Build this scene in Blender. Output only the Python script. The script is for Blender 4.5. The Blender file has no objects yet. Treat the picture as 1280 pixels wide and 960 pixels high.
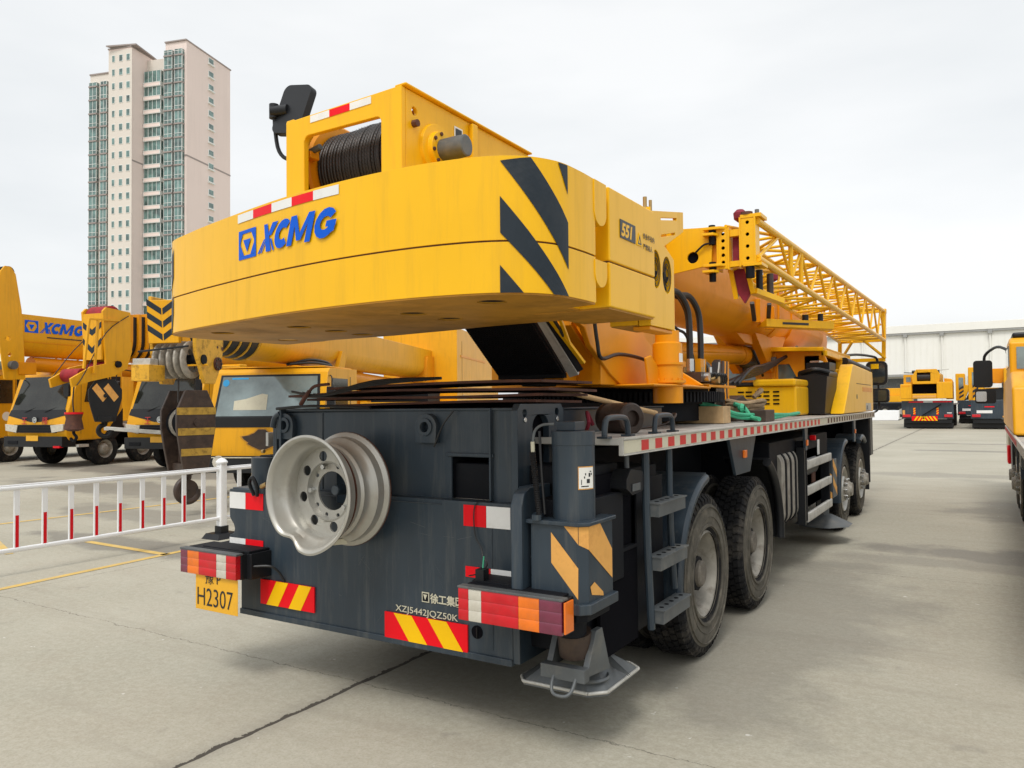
import bpy, bmesh, math, random
import numpy as np
from mathutils import Vector, Matrix
from mathutils.geometry import tessellate_polygon
PI=math.pi
random.seed(7)
SC=bpy.context.scene
COL=SC.collection
R=math.radians

# ------------------------------------------------------------------ mesh builder
class MB:
    def __init__(s): s.v=[]; s.f=[]; s.mi=[]; s.mats=[]; s.T=None
    def add(s,vs,fs,m):
        if m not in s.mats: s.mats.append(m)
        k=s.mats.index(m); n=len(s.v)
        for p in vs:
            p=Vector(p)
            if s.T is not None: p=s.T@p
            s.v.append(p[:])
        for f in fs:
            s.f.append([i+n for i in f]); s.mi.append(k)
        return s
    def box(s,x0,x1,y0,y1,z0,z1,m):
        vs=[(x0,y0,z0),(x1,y0,z0),(x1,y1,z0),(x0,y1,z0),(x0,y0,z1),(x1,y0,z1),(x1,y1,z1),(x0,y1,z1)]
        return s.add(vs,[(0,3,2,1),(4,5,6,7),(0,1,5,4),(1,2,6,5),(2,3,7,6),(3,0,4,7)],m)
    def hexa(s,b,t,m):
        return s.add(list(b)+list(t),[(0,3,2,1),(4,5,6,7),(0,1,5,4),(1,2,6,5),(2,3,7,6),(3,0,4,7)],m)
    def prism(s,outer,holes,ax,a,b,m):
        def P(u,v,w):
            return {'x':(w,u,v),'y':(u,w,v),'z':(u,v,w)}[ax]
        loops=[outer]+list(holes or [])
        flat=[p for l in loops for p in l]; n=len(flat)
        tris=tessellate_polygon([[Vector((p[0],p[1],0)) for p in l] for l in loops]) if (holes or len(outer)>4) else None
        vs=[P(p[0],p[1],a) for p in flat]+[P(p[0],p[1],b) for p in flat]
        fs=[]
        if tris is None:
            fs.append(tuple(range(len(outer)))); fs.append(tuple(reversed([i+n for i in range(len(outer))])))
        else:
            for t in tris: fs.append(tuple(t)); fs.append((t[2]+n,t[1]+n,t[0]+n))
        k=0
        for l in loops:
            L=len(l)
            for i in range(L):
                j=(i+1)%L
                fs.append((k+i,k+j,k+j+n,k+i+n))
            k+=L
        return s.add(vs,fs,m)
    def cyl(s,p0,p1,r0,m,r1=None,n=20,caps=True):
        r1=r0 if r1 is None else r1
        return s.lathe([(0,r0),((Vector(p1)-Vector(p0)).length,r1)],p0,Vector(p1)-Vector(p0),m,n,caps)
    def lathe(s,prof,p0,d,m,n=32,caps=False,closed=False):
        p0=Vector(p0); d=Vector(d).normalized()
        up=Vector((0,0,1)) if abs(d.z)<.9 else Vector((1,0,0))
        a=d.cross(up).normalized(); b=d.cross(a)
        vs=[];fs=[]
        for (h,r) in prof:
            for i in range(n):
                t=2*PI*i/n
                vs.append(p0+d*h+(a*math.cos(t)+b*math.sin(t))*r)
        K=len(prof)
        for k in range(K if closed else K-1):
            k2=(k+1)%K
            for i in range(n):
                j=(i+1)%n
                fs.append((k*n+i,k*n+j,k2*n+j,k2*n+i))
        if caps:
            fs.append(tuple(reversed(range(n)))); fs.append(tuple((K-1)*n+i for i in range(n)))
        return s.add(vs,fs,m)
    def tube(s,pts,r,m,n=8,smooth=True,step=4):
        P=[Vector(p) for p in pts]
        if smooth and len(P)>2:
            Q=[]
            for i in range(len(P)-1):
                a=P[max(i-1,0)];b=P[i];c=P[i+1];d=P[min(i+2,len(P)-1)]
                for k in range(step):
                    t=k/step
                    Q.append(.5*((2*b)+(c-a)*t+(2*a-5*b+4*c-d)*t*t+(3*b-a-3*c+d)*t**3))
            Q.append(P[-1]); P=Q
        vs=[];fs=[]; prev=None
        for i,p in enumerate(P):
            d=(P[min(i+1,len(P)-1)]-P[max(i-1,0)]).normalized()
            if prev is None:
                up=Vector((0,0,1)) if abs(d.z)<.9 else Vector((1,0,0))
                a=d.cross(up).normalized()
            else:
                a=(prev-d*prev.dot(d)).normalized()
            prev=a; b=d.cross(a)
            for k in range(n):
                t=2*PI*k/n; vs.append(p+(a*math.cos(t)+b*math.sin(t))*r)
        for i in range(len(P)-1):
            for k in range(n):
                j=(k+1)%n; fs.append((i*n+k,i*n+j,(i+1)*n+j,(i+1)*n+k))
        fs.append(tuple(reversed(range(n)))); fs.append(tuple((len(P)-1)*n+k for k in range(n)))
        return s.add(vs,fs,m)
    def bar(s,p0,p1,w,h,m):
        p0=Vector(p0);p1=Vector(p1);d=(p1-p0).normalized()
        up=Vector((0,0,1)) if abs(d.z)<.9 else Vector((0,1,0))
        a=d.cross(up).normalized()*w/2; b=a.cross(d).normalized()*h/2
        c=[-a-b,a-b,a+b,-a+b]
        return s.add([p0+q for q in c]+[p1+q for q in c],[(0,3,2,1),(4,5,6,7),(0,1,5,4),(1,2,6,5),(2,3,7,6),(3,0,4,7)],m)
    def surf(s,fn,u0,u1,v0,v1,nu,nv,m,quad=None):
        # patch of a parametric surface; quad = 4 (u,v) corners overrides the rectangle
        vs=[]
        for j in range(nv+1):
            for i in range(nu+1):
                a=i/nu;b=j/nv
                if quad:
                    q=quad
                    u=(q[0][0]*(1-a)+q[1][0]*a)*(1-b)+(q[3][0]*(1-a)+q[2][0]*a)*b
                    v=(q[0][1]*(1-a)+q[1][1]*a)*(1-b)+(q[3][1]*(1-a)+q[2][1]*a)*b
                else:
                    u=u0+(u1-u0)*a; v=v0+(v1-v0)*b
                vs.append(fn(u,v))
        fs=[(j*(nu+1)+i,j*(nu+1)+i+1,(j+1)*(nu+1)+i+1,(j+1)*(nu+1)+i) for j in range(nv) for i in range(nu)]
        return s.add(vs,fs,m)
    def text(s,body,M,size,m,depth=.003,bold=0,shear=0,align='LEFT',sx=1):
        cu=bpy.data.curves.new('writing','FONT'); cu.body=body; cu.size=size; cu.extrude=depth/2
        cu.offset=bold; cu.shear=shear; cu.align_x=align; cu.resolution_u=3
        o=bpy.data.objects.new('writing',cu); COL.objects.link(o)
        dg=bpy.context.evaluated_depsgraph_get(); dg.update()
        me=bpy.data.meshes.new_from_object(o.evaluated_get(dg))
        S=Matrix.Diagonal((sx,1,1,1))
        s.add([M@(S@v.co) for v in me.vertices],[tuple(p.vertices) for p in me.polygons],m)
        bpy.data.objects.remove(o); bpy.data.curves.remove(cu); bpy.data.meshes.remove(me)
        return s

def rrect(x0,x1,y0,y1,r,n=5):
    pts=[]
    for cx,cy,a0 in ((x1-r,y0+r,-90),(x1-r,y1-r,0),(x0+r,y1-r,90),(x0+r,y0+r,180)):
        for k in range(n+1):
            a=R(a0+90*k/n); pts.append((cx+r*math.cos(a),cy+r*math.sin(a)))
    return pts
def circ(cx,cy,r,n=20,ry=None): return [(cx+r*math.cos(2*PI*k/n),cy+(ry or r)*math.sin(2*PI*k/n)) for k in range(n)]

def pieces(mb):
    # groups of loose islands that stand far apart from each other
    n=len(mb.v); root=list(range(n))
    def fd(i):
        while root[i]!=i: root[i]=root[root[i]]; i=root[i]
        return i
    for f in mb.f:
        a=fd(f[0])
        for i in f[1:]: root[fd(i)]=a
    ids=sorted({fd(i) for i in range(n)}); k=len(ids)
    if k<2 or k>700: return None
    num={r:i for i,r in enumerate(ids)}; isl=np.array([num[fd(i)] for i in range(n)]); P_=np.array([tuple(v) for v in mb.v])
    lo=np.full((k,3),1e9); hi=np.full((k,3),-1e9); np.minimum.at(lo,isl,P_); np.maximum.at(hi,isl,P_)
    size=(hi-lo).max(axis=1); gap=np.maximum(0,np.maximum(lo[:,None]-hi[None],lo[None]-hi[:,None]))
    near=np.sqrt((gap**2).sum(axis=2))<=np.maximum(.02,.5*np.maximum(size[:,None],size[None]))
    g=list(range(k))
    def fg(i):
        while g[i]!=i: g[i]=g[g[i]]; i=g[i]
        return i
    for a,b in zip(*np.nonzero(np.triu(near,1))): g[fg(int(a))]=fg(int(b))
    gs=sorted({fg(i) for i in range(k)})
    if len(gs)<2: return None
    out=[]
    for q in gs:
        m=MB(); m.mats=list(mb.mats); mp={}
        for f,mi in zip(mb.f,mb.mi):
            if fg(int(isl[f[0]]))!=q: continue
            for i in f:
                if i not in mp: mp[i]=len(m.v); m.v.append(mb.v[i])
            m.f.append([mp[i] for i in f]); m.mi.append(mi)
        out.append(m)
    return sorted(out,key=lambda m:-len(m.f))
def part(name,mb,parent=None,bevel=0,sharp=32,seg=2,label=None,flat=False):
    if parent is not None:
        ps=pieces(mb)
        if ps:
            os_=[part1(name,m,parent,bevel,sharp,seg,label,flat) for m in ps]
            return os_[0]
    return part1(name,mb,parent,bevel,sharp,seg,label,flat)
def part1(name,mb,parent=None,bevel=0,sharp=32,seg=2,label=None,flat=False):
    me=bpy.data.meshes.new(name); me.from_pydata(mb.v,[],mb.f)
    for m in mb.mats: me.materials.append(m)
    me.polygons.foreach_set('material_index',mb.mi)
    me.update(); me.validate()
    bm=bmesh.new(); bm.from_mesh(me); bmesh.ops.recalc_face_normals(bm,faces=bm.faces); bm.to_mesh(me); bm.free()
    if not flat:
        me.shade_smooth(); me.set_sharp_from_angle(angle=R(sharp))
    o=bpy.data.objects.new(name,me); COL.objects.link(o)
    if parent is not None: o.parent=parent
    if bevel:
        b=o.modifiers.new('Bevel','BEVEL'); b.width=bevel; b.segments=seg; b.limit_method='ANGLE'; b.angle_limit=R(40); b.harden_normals=True
    if label: o['label']=label
    return o
def tag(o,label,cat,group=None):
    o['label']=label; o['category']=cat
    if group: o['group']=group
    return o
def struct(o,kind='structure'): o['kind']=kind; return o
def thing(name,label,cat,loc=(0,0,0),rz=0,group=None):
    o=bpy.data.objects.new(name,None); o.empty_display_size=.2; COL.objects.link(o)
    o.location=loc; o.rotation_euler=(0,0,rz)
    return tag(o,label,cat,group)
def copy_tree(o,parent=None):
    c=o.copy(); COL.objects.link(c); c.parent=parent
    for ch in list(o.children): copy_tree(ch,c)
    return c

# ------------------------------------------------------------------ materials
def lin(c): return tuple(((x/255)/12.92 if x/255<=.04045 else ((x/255+.055)/1.055)**2.4) for x in c)
def mat(name,col,rough=.5,metal=0,coat=0,var=.12,scale=3.0,bump=0,bscale=60,dirt=None,dirtamt=0,dscale=2.0,streak=False,spec=.5,emit=0):
    m=bpy.data.materials.new(name); m.use_nodes=True; nt=m.node_tree; N=nt.nodes; L=nt.links
    b=N['Principled BSDF']; b.inputs['Roughness'].default_value=rough; b.inputs['Metallic'].default_value=metal
    b.inputs['Coat Weight'].default_value=coat; b.inputs['Coat Roughness'].default_value=.12
    b.inputs['Specular IOR Level'].default_value=spec
    tc=N.new('ShaderNodeTexCoord')
    n1=N.new('ShaderNodeTexNoise'); n1.inputs['Scale'].default_value=scale; n1.inputs['Detail'].default_value=8; n1.inputs['Roughness'].default_value=.6
    L.new(tc.outputs['Object'],n1.inputs['Vector'])
    r1=N.new('ShaderNodeMapRange'); r1.inputs['From Min'].default_value=.3; r1.inputs['From Max'].default_value=.7
    r1.inputs['To Min'].default_value=1-var; r1.inputs['To Max'].default_value=1+var
    L.new(n1.outputs['Fac'],r1.inputs['Value'])
    mul=N.new('ShaderNodeVectorMath'); mul.operation='SCALE'; mul.inputs[0].default_value=col[:3]
    L.new(r1.outputs['Result'],mul.inputs['Scale'])
    out=mul.outputs['Vector']
    if dirt:
        mp=N.new('ShaderNodeMapping'); mp.inputs['Scale'].default_value=(6,6,.5) if streak else (1,1,1)
        L.new(tc.outputs['Object'],mp.inputs['Vector'])
        n2=N.new('ShaderNodeTexNoise'); n2.inputs['Scale'].default_value=dscale; n2.inputs['Detail'].default_value=10; n2.inputs['Roughness'].default_value=.7
        L.new(mp.outputs['Vector'],n2.inputs['Vector'])
        r2=N.new('ShaderNodeMapRange'); r2.inputs['From Min'].default_value=.5; r2.inputs['From Max'].default_value=.78
        r2.inputs['To Min'].default_value=0; r2.inputs['To Max'].default_value=dirtamt
        L.new(n2.outputs['Fac'],r2.inputs['Value'])
        mx=N.new('ShaderNodeMix'); mx.data_type='RGBA'
        L.new(r2.outputs['Result'],mx.inputs['Factor']); L.new(out,mx.inputs['A']); mx.inputs['B'].default_value=(*dirt[:3],1)
        out=mx.outputs['Result']
        r3=N.new('ShaderNodeMapRange'); r3.inputs['To Min'].default_value=rough; r3.inputs['To Max'].default_value=min(1,rough+.35)
        L.new(r2.outputs['Result'],r3.inputs['Value']); L.new(r3.outputs['Result'],b.inputs['Roughness'])
    L.new(out,b.inputs['Base Color'])
    if bump:
        n3=N.new('ShaderNodeTexNoise'); n3.inputs['Scale'].default_value=bscale; n3.inputs['Detail'].default_value=6
        L.new(tc.outputs['Object'],n3.inputs['Vector'])
        bp=N.new('ShaderNodeBump'); bp.inputs['Strength'].default_value=bump; bp.inputs['Distance'].default_value=.01
        L.new(n3.outputs['Fac'],bp.inputs['Height']); L.new(bp.outputs['Normal'],b.inputs['Normal'])
    if emit:
        b.inputs['Emission Color'].default_value=(*col[:3],1); b.inputs['Emission Strength'].default_value=emit
    return m
YEL=mat('yellow_paint',(.86,.468,.006),.33,coat=0,spec=.28,var=.05,scale=1.2,dirt=(.52,.28,.03),dirtamt=.45,dscale=1.6,streak=True,bump=.05,bscale=5)
YELB=mat('aged_yellow_paint',(.76,.365,.008),.38,spec=.3,var=.08,scale=1.2,dirt=(.40,.19,.02),dirtamt=.5,dscale=2.0,streak=True,bump=.05,bscale=5)
YELD=mat('weathered_shaded_yellow_paint',(.75,.285,.004),.38,coat=0,spec=.28,var=.06,scale=1.2,dirt=(.36,.15,.015),dirtamt=.35,dscale=2.2,bump=.04,bscale=12)  # deeper orange: shade and reflected colour put into the weathered yellow
YELR=mat('rusted_yellow_paint',(.72,.38,.02),.55,var=.12,scale=4,dirt=(.06,.025,.012),dirtamt=1,dscale=9)
UND=mat('stained_shaded_paint',(.52,.25,.03),.5,spec=.3,var=.25,scale=3,dirt=(.16,.075,.02),dirtamt=.7,dscale=2.5,streak=False)  # oil-stained brown, darkened so the underside shade sits in the colour
BANDR=mat('flaking_yellow_band',(.40,.24,.03),.7,var=.2,scale=9,dirt=(.05,.028,.014),dirtamt=1,dscale=14)
GRY=mat('dark_grey_paint',(.029,.043,.058),.34,coat=0,spec=.4,var=.2,scale=2,dirt=(.115,.118,.11),dirtamt=.6,dscale=2.6,streak=True,bump=.06,bscale=9)
GRYD=mat('black_chassis_paint',(.008,.009,.012),.6,spec=.14,var=.2,scale=3,dirt=(.026,.024,.021),dirtamt=.5,dscale=3)
GRYL=mat('worn_grey_steel',(.105,.115,.12),.5,metal=.3,var=.2,scale=5,dirt=(.30,.27,.22),dirtamt=.6,dscale=6)
RUB=mat('tyre_rubber',(.012,.012,.013),.8,spec=.2,var=.25,scale=6,dirt=(.12,.105,.085),dirtamt=.75,dscale=5,bump=.1,bscale=40)
RUBS=mat('dusty_tyre_sidewall',(.10,.092,.076),.85,spec=.2,var=.3,scale=8,dirt=(.24,.21,.165),dirtamt=.9,dscale=7,bump=.1,bscale=50)
BLK=mat('black_plastic',(.009,.010,.012),.42,spec=.35,var=.15)
BLKM=mat('black_rubber_hose',(.010,.010,.011),.45,var=.1)
VOID=mat('cavity_shade_skirt_black',(.005,.005,.007),.9,spec=.05,var=.1)  # near-black stands in for shade inside openings; also colours the side skirt
SIL=mat('silver_wheel_paint',(.43,.42,.38),.34,metal=.45,var=.08,scale=4,dirt=(.20,.13,.07),dirtamt=.45,dscale=6,bump=.04,bscale=25)
SILD=mat('muddy_wheel_paint',(.30,.28,.24),.6,metal=.1,var=.25,scale=8,dirt=(.10,.07,.045),dirtamt=.9,dscale=9,bump=.1,bscale=30)
ALU=mat('aluminium_edge',(.52,.51,.47),.5,metal=.25,var=.12,scale=6,dirt=(.22,.20,.16),dirtamt=.7,dscale=8)
DECK=mat('checker_deck_plate',(.42,.40,.37),.6,metal=.2,var=.2,scale=6,dirt=(.14,.12,.10),dirtamt=.8,dscale=5,bump=.3,bscale=45)
RUST=mat('rusty_steel',(.085,.030,.018),.75,var=.4,scale=9,dirt=(.16,.07,.035),dirtamt=.8,dscale=8,bump=.3,bscale=40)
RUSTD=mat('greasy_brown_steel',(.040,.024,.017),.5,var=.4,scale=8,dirt=(.10,.06,.035),dirtamt=.7,dscale=7,bump=.2,bscale=40)
WOOD=mat('timber',(.50,.33,.16),.7,var=.2,scale=5,dirt=(.22,.14,.07),dirtamt=.6,dscale=6,bump=.2,bscale=30)
RED=mat('red_reflective_film',(.80,.004,.012),.4,coat=0,spec=.2,var=.06)
WHT=mat('white_reflective_film',(.78,.78,.76),.35,coat=0,var=.05,dirt=(.5,.48,.43),dirtamt=.4,dscale=8)
CRM=mat('yellowed_reflective_film',(.58,.55,.42),.45,var=.08,dirt=(.35,.31,.23),dirtamt=.5,dscale=12)
RDM=mat('faded_red_film',(.55,.02,.02),.45,var=.1,dirt=(.3,.1,.07),dirtamt=.4,dscale=12)
SKYB=mat('light_blue_sticker',(.03,.30,.62),.5,spec=.3)
DRED=mat('dull_red_cloth',(.28,.008,.014),.7,var=.3,scale=8)
HUBD=mat('muddy_shaded_steel',(.12,.105,.085),.8,var=.35,scale=9,dirt=(.32,.29,.24),dirtamt=.9,dscale=11,bump=.2,bscale=30)  # mud colour darkened to stand in for shade deep in the rim
BLUE=mat('blue_vinyl',(.0,.10,.62),.45,coat=0,spec=.15,var=.04)
INK=mat('black_vinyl',(.012,.014,.018),.4,var=.1)
STRP=mat('dark_slate_vinyl',(.013,.021,.030),.45,spec=.3,var=.1,dirt=(.06,.065,.07),dirtamt=.4,dscale=4)
ORG=mat('faded_orange_stripe',(.74,.38,.10),.55,spec=.2,var=.12,scale=6,dirt=(.24,.08,.03),dirtamt=.7,dscale=6)
HYEL=mat('hazard_yellow',(.90,.52,.003),.4,coat=0,spec=.2,var=.05)
LRED=mat('red_lamp_lens',(.55,.004,.012),.3,coat=.15,var=.12,scale=12,dirt=(.25,.08,.06),dirtamt=.4,dscale=14)
LAMB=mat('amber_lamp_lens',(.78,.17,.01),.3,coat=.15,var=.12,scale=12,dirt=(.35,.15,.08),dirtamt=.4,dscale=14)
LCLR=mat('clear_lamp_lens',(.55,.52,.44),.3,coat=.6,var=.12,scale=12,dirt=(.3,.25,.18),dirtamt=.5,dscale=14)
LMAR=mat('maroon_lamp_lens',(.16,.02,.05),.25,coat=.6,var=.15,scale=12)
ROPE=mat('greased_wire_rope',(.028,.022,.019),.42,metal=.3,var=.4,scale=20)
ROPL=mat('pale_wire_rope',(.36,.33,.28),.6,var=.3,scale=16,dirt=(.14,.11,.08),dirtamt=.6,dscale=12)
STRAP=mat('green_sling',(.05,.36,.20),.75,var=.2,scale=12)
HEMP=mat('hemp_rope',(.30,.21,.12),.85,var=.3,scale=25,bump=.4,bscale=90)
WPNT=mat('white_fence_paint',(.80,.81,.82),.4,var=.03,dirt=(.5,.48,.45),dirtamt=.25,dscale=6)
FRED=mat('red_fence_film',(.62,.006,.014),.4,spec=.25,var=.05)
TIN=mat('white_cladding',(.80,.79,.74),.6,var=.03,scale=.2,dirt=(.7,.68,.62),dirtamt=.4,dscale=.4,streak=True)
TRIM=mat('grey_gutter',(.30,.30,.29),.6,var=.1)
GLASS=mat('window_glass',(.10,.15,.16),.06,metal=0,spec=1,coat=.6,var=.25,scale=.8)
MIRG=mat('mirror_glass',(.10,.12,.13),.05,metal=.7,var=.2)
STK=mat('white_sticker',(.80,.79,.74),.5,var=.04)
PLATE=mat('yellow_number_plate',(.78,.40,.015),.45,coat=.1,var=.04,dirt=(.4,.2,.03),dirtamt=.4,dscale=8)
PRP=mat('maroon_cover_cloth',(.22,.012,.03),.7,var=.3,scale=8,bump=.3,bscale=30)
CONC=mat('concrete_kerb',(.45,.43,.39),.8,var=.15,scale=8)
BRS=mat('brass_fitting',(.45,.30,.12),.4,metal=.6,var=.2)
CHRM=mat('chromed_steel',(.55,.56,.56),.25,metal=.9,var=.1)
import math
CWP=[(-1.36,.48),(-1.41,.1),(-1.42,-.25),(-1.34,-.46),(-1.0,-.58),(-.5,-.70),(.0,-.80),(.45,-.85),(.85,-.85),(1.15,-.80),(1.32,-.71),(1.41,-.57),(1.43,-.40),(1.43,-.24)]
def cr(P,step=6):
    Q=[]
    for i in range(len(P)-1):
        a=P[max(i-1,0)];b=P[i];c=P[i+1];d=P[min(i+2,len(P)-1)]
        for k in range(step):
            t=k/step
            Q.append(tuple(.5*((2*b[j])+(c[j]-a[j])*t+(2*a[j]-5*b[j]+4*c[j]-d[j])*t*t+(3*b[j]-a[j]-3*c[j]+d[j])*t**3) for j in (0,1)))
    Q.append(P[-1]); return Q
CWQ=cr(CWP)
CWL=[0]
for i in range(1,len(CWQ)): CWL.append(CWL[-1]+math.dist(CWQ[i],CWQ[i-1]))

# ================================================================== MAIN TRUCK CRANE
# origin on the ground below the middle of its tail; +Y is towards its cab, +X its right side
crane=thing('truck_crane','large yellow crane in front with blue lettering on its broad counterweight','truck crane')
P=lambda n,mb,par=None,**k: part(n,mb,par if par is not None else crane,**k)

def cwfn(off):
    def f(u,z):
        u=min(max(u,0),CWL[-1]-1e-6)
        for i in range(len(CWL)-1):
            if CWL[i+1]>=u: break
        t=(u-CWL[i])/(CWL[i+1]-CWL[i]); a=CWQ[i]; b=CWQ[i+1]
        n=(b[1]-a[1],-(b[0]-a[0])); l=math.hypot(*n)
        return (a[0]+(b[0]-a[0])*t+n[0]/l*off, a[1]+(b[1]-a[1])*t+n[1]/l*off, z)
    return f
# --- counterweight: two stacked slabs with a seam groove, holes in the underside
ol=list(CWQ)+[(1.27,-.24),(1.27,-.06),(.3,-.05),(-.3,.2),(-.9,.42)]
inner=[(.997*x,.995*y) for x,y in ol]
cw=MB()
bot=list(CWQ)+[(1.27,-.20),(1.27,.0),(1.40,.02),(1.40,.30),(1.05,.26),(.55,.28),(.2,.34),(-.3,.40),(-.8,.40)]
bl=[(-.99,-.36),(-.37,-.33),(-.37,-.04),(-.4,.22),(-1.07,.22),(.55,-.15),(1.09,-.58),(.54,-.44),(1.08,.08)]
cw.prism(bot,[circ(x,y,.068,16) for x,y in bl],'z',2.187,2.395,YEL)
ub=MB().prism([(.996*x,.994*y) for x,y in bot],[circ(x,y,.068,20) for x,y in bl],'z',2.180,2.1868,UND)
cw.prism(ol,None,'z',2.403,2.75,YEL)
for x,y in bl: cw.lathe([(0,.067),(.14,.067),(.141,.001)],(x,y,2.188),(0,0,1),RUSTD,16)  # dark brown lining stands in for shade inside the holes
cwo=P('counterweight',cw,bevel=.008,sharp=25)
part('stained_shade_sheet',ub,cwo)  # added thin sheet, brown with staining and painted shade
g=MB(); g.prism([(.994*x,.992*y) for x,y in ol],None,'z',2.39,2.41,RUST); part('seam',g,cwo)
# black warning stripes following the rounded corner
f4=cwfn(.0035); st=MB()
st.surf(f4,0,0,0,0,14,6,STRP,quad=[(3.62,2.728),(3.944,2.30),(3.944,2.50),(3.747,2.746)])
st.surf(f4,0,0,0,0,14,6,STRP,quad=[(3.618,2.432),(3.851,2.186),(3.944,2.186),(3.618,2.583)])
st.surf(f4,0,0,0,0,6,4,STRP,quad=[(3.616,2.186),(3.712,2.186),(3.616,2.300),(3.616,2.300)])
st.surf(f4,0,0,0,0,4,4,STRP,quad=[(3.944,2.62),(3.944,2.745),(3.881,2.745),(3.944,2.62)])
for k,(a,b) in enumerate(((2.30,2.50),(2.0,2.2))): pass
st.surf(f4,0,0,0,0,8,5,STRP,quad=[(.86,2.30),(1.06,2.52),(1.06,2.70),(.86,2.50)])
st.surf(f4,0,0,0,0,8,5,STRP,quad=[(.86,2.185),(1.02,2.185),(1.06,2.30),(1.06,2.42)])
part('warning_stripe',st,cwo,flat=True)
rs=MB(); us=[1.944,2.106,2.284,2.456,2.622,2.800]
for i in range(5): rs.surf(cwfn(.003),us[i],us[i+1],2.694,2.738,4,1,(WHT,RED)[i%2])
part('reflective_strip',rs,cwo,flat=True)
# maker's logo: emblem and lettering
def logo(fn,u0,z0,h,mb,m,fn2):
    w=h*1.2
    cnt=[0]
    def fo(u,z):
        p=Vector(fn(u,z)); p2=Vector(fn2(u,z)); return p+(p2-p)*(cnt[0]*.12)
    def S(q):
        cnt[0]+=1; mb.surf(fo,0,0,0,0,4,2,m,quad=[(u0+a*h,z0+b*h) for a,b in q])
    # square frame
    fr=.13
    S([(0,0),(1.2,0),(1.2,.12),(0,.12)]);S([(0,.88),(1.2,.88),(1.2,1),(0,1)])
    S([(0,.12),(.13,.12),(.13,.88),(0,.88)]);S([(1.07,.12),(1.2,.12),(1.2,.88),(1.07,.88)])
    # corner fills outside the hexagon, inner triangle
    S([(.13,.12),(.38,.12),(.13,.5),(.13,.5)]);S([(.82,.12),(1.07,.12),(1.07,.5),(1.07,.5)])
    S([(.13,.60),(.13,.60),(.30,.88),(.13,.88)]);S([(1.07,.60),(1.07,.60),(1.07,.88),(.90,.88)])
    S([(.60,.22),(.60,.22),(.86,.66),(.34,.66)])
    # lettering, slanted, built from quads
    x0=1.36; sl=.30
    def Q(q,hh=1.0):
        cnt[0]+=1; mb.surf(fo,0,0,0,0,4,3,m,quad=[(u0+(x0+a+sl*b)*h,z0+(b*.92+.04)*h) for a,b in q])
    Q([(-.05,0),(.07,0),(.33,.48),(.24,.48)]);Q([(.14,0),(.22,0),(.40,.42),(.34,.44)])   # X: fine strokes low left
    Q([(.44,.56),(.66,.56),(.96,1),(.62,1)])
    Q([(.50,0),(.80,0),(.32,1),(.10,1)]);Q([(.90,0),(1.0,0),(.70,.46),(.62,.42)])
    def arc(cx,cy,rx,ry,t,a0,a1,n=12):
        for k in range(n):
            A=R(a0+(a1-a0)*k/n);B=R(a0+(a1-a0)*(k+1)/n)
            o=lambda a,s:(cx+rx*s*math.cos(a),cy+ry*(s if s==1 else (s*.92))*math.sin(a))
            Q([o(A,1),o(B,1),o(B,t),o(A,t)])
    arc(1.36,.5,.45,.5,.45,48,312)                                              # C
    x0=1.36+1.72
    Q([(0,0),(.27,0),(.27,1),(.0,1)]);Q([(.95,0),(1.22,0),(1.22,1),(.95,1)])   # M
    Q([(.50,.12),(.72,.12),(.30,1),(.12,1)]);Q([(.50,.12),(.72,.12),(1.10,1),(.92,1)])
    x0=1.36+1.72+1.34
    arc(.50,.5,.50,.5,.48,38,330); Q([(.55,.36),(1.0,.36),(1.0,.56),(.55,.56)]) # G
    Q([(.76,.12),(.98,.2),(.98,.4),(.76,.4)])
lg=MB(); logo(cwfn(.003),1.955,2.498,.150,lg,BLUE,cwfn(.0045)); part('logo',lg,cwo,flat=True)
# lifting lugs hanging in the gap between the corner and the side block
for z1,z0 in ((2.75,2.545),(2.385,2.262)):
    o=[(-.255,z1),(-.255,z0+.065)]+[(-.19-.065*math.cos(R(a)),z0+.065-.065*math.sin(R(a))) for a in range(15,180,15)]+[(-.125,z0+.065),(-.125,z1)]
    part('lifting_lug',MB().prism(o,None,'x',1.385,1.435,YEL),cwo,bevel=.004)
# --- side ballast block with the model number, and the fan panel in front of it
sb=MB().box(1.0,1.43,-.085,.50,2.403,2.755,YEL).box(1.0,1.43,-.085,.50,2.185,2.397,YEL)
sb.box(1.0,1.42,-.08,.49,2.39,2.41,RUST)
sbo=P('ballast_block',sb,bevel=.008)
part('stained_shade_sheet',MB().box(1.01,1.42,-.075,.49,2.1775,2.1845,UND),sbo)  # added underside sheet; its brown mixes stain and painted shade
sb2=MB().box(-1.43,-1.0,-.05,.50,2.185,2.755,YEL); P('ballast_block',sb2,bevel=.008)
t=MB().box(1.4315,1.434,.035,.225,2.535,2.625,INK)
M=Matrix.Translation((1.4345,.045,2.548))@Matrix.Rotation(PI/2,4,'Z')@Matrix.Rotation(PI/2,4,'X')
t.text('551',M,.088,YEL,.001,bold=.003,shear=.2,sx=1.05); part('model_number',t,sbo,flat=True)
t=MB().prism([(.245,2.535),(.315,2.535),(.28,2.605)],None,'x',1.4315,1.4335,HYEL)
t.prism([(.256,2.541),(.304,2.541),(.28,2.592)],[[(.268,2.548),(.292,2.548),(.28,2.577)]],'x',1.434,1.4345,INK)
for r_,tx in enumerate(('作业半径内','严禁站人')):
    M=Matrix.Translation((1.433,.33,2.585-r_*.055))@Matrix.Rotation(PI/2,4,'Z')@Matrix.Rotation(PI/2,4,'X')
    t.text(tx,M,.032,INK,.001)
part('warning_label',t,sbo,flat=True)
fp=MB().prism([(.505,2.15),(.88,2.15),(.88,2.56),(.505,2.70)],[circ(.595,2.465,.072,20,ry=.105),circ(.765,2.455,.072,20,ry=.105)],'x',1.33,1.40,YEL)
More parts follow.
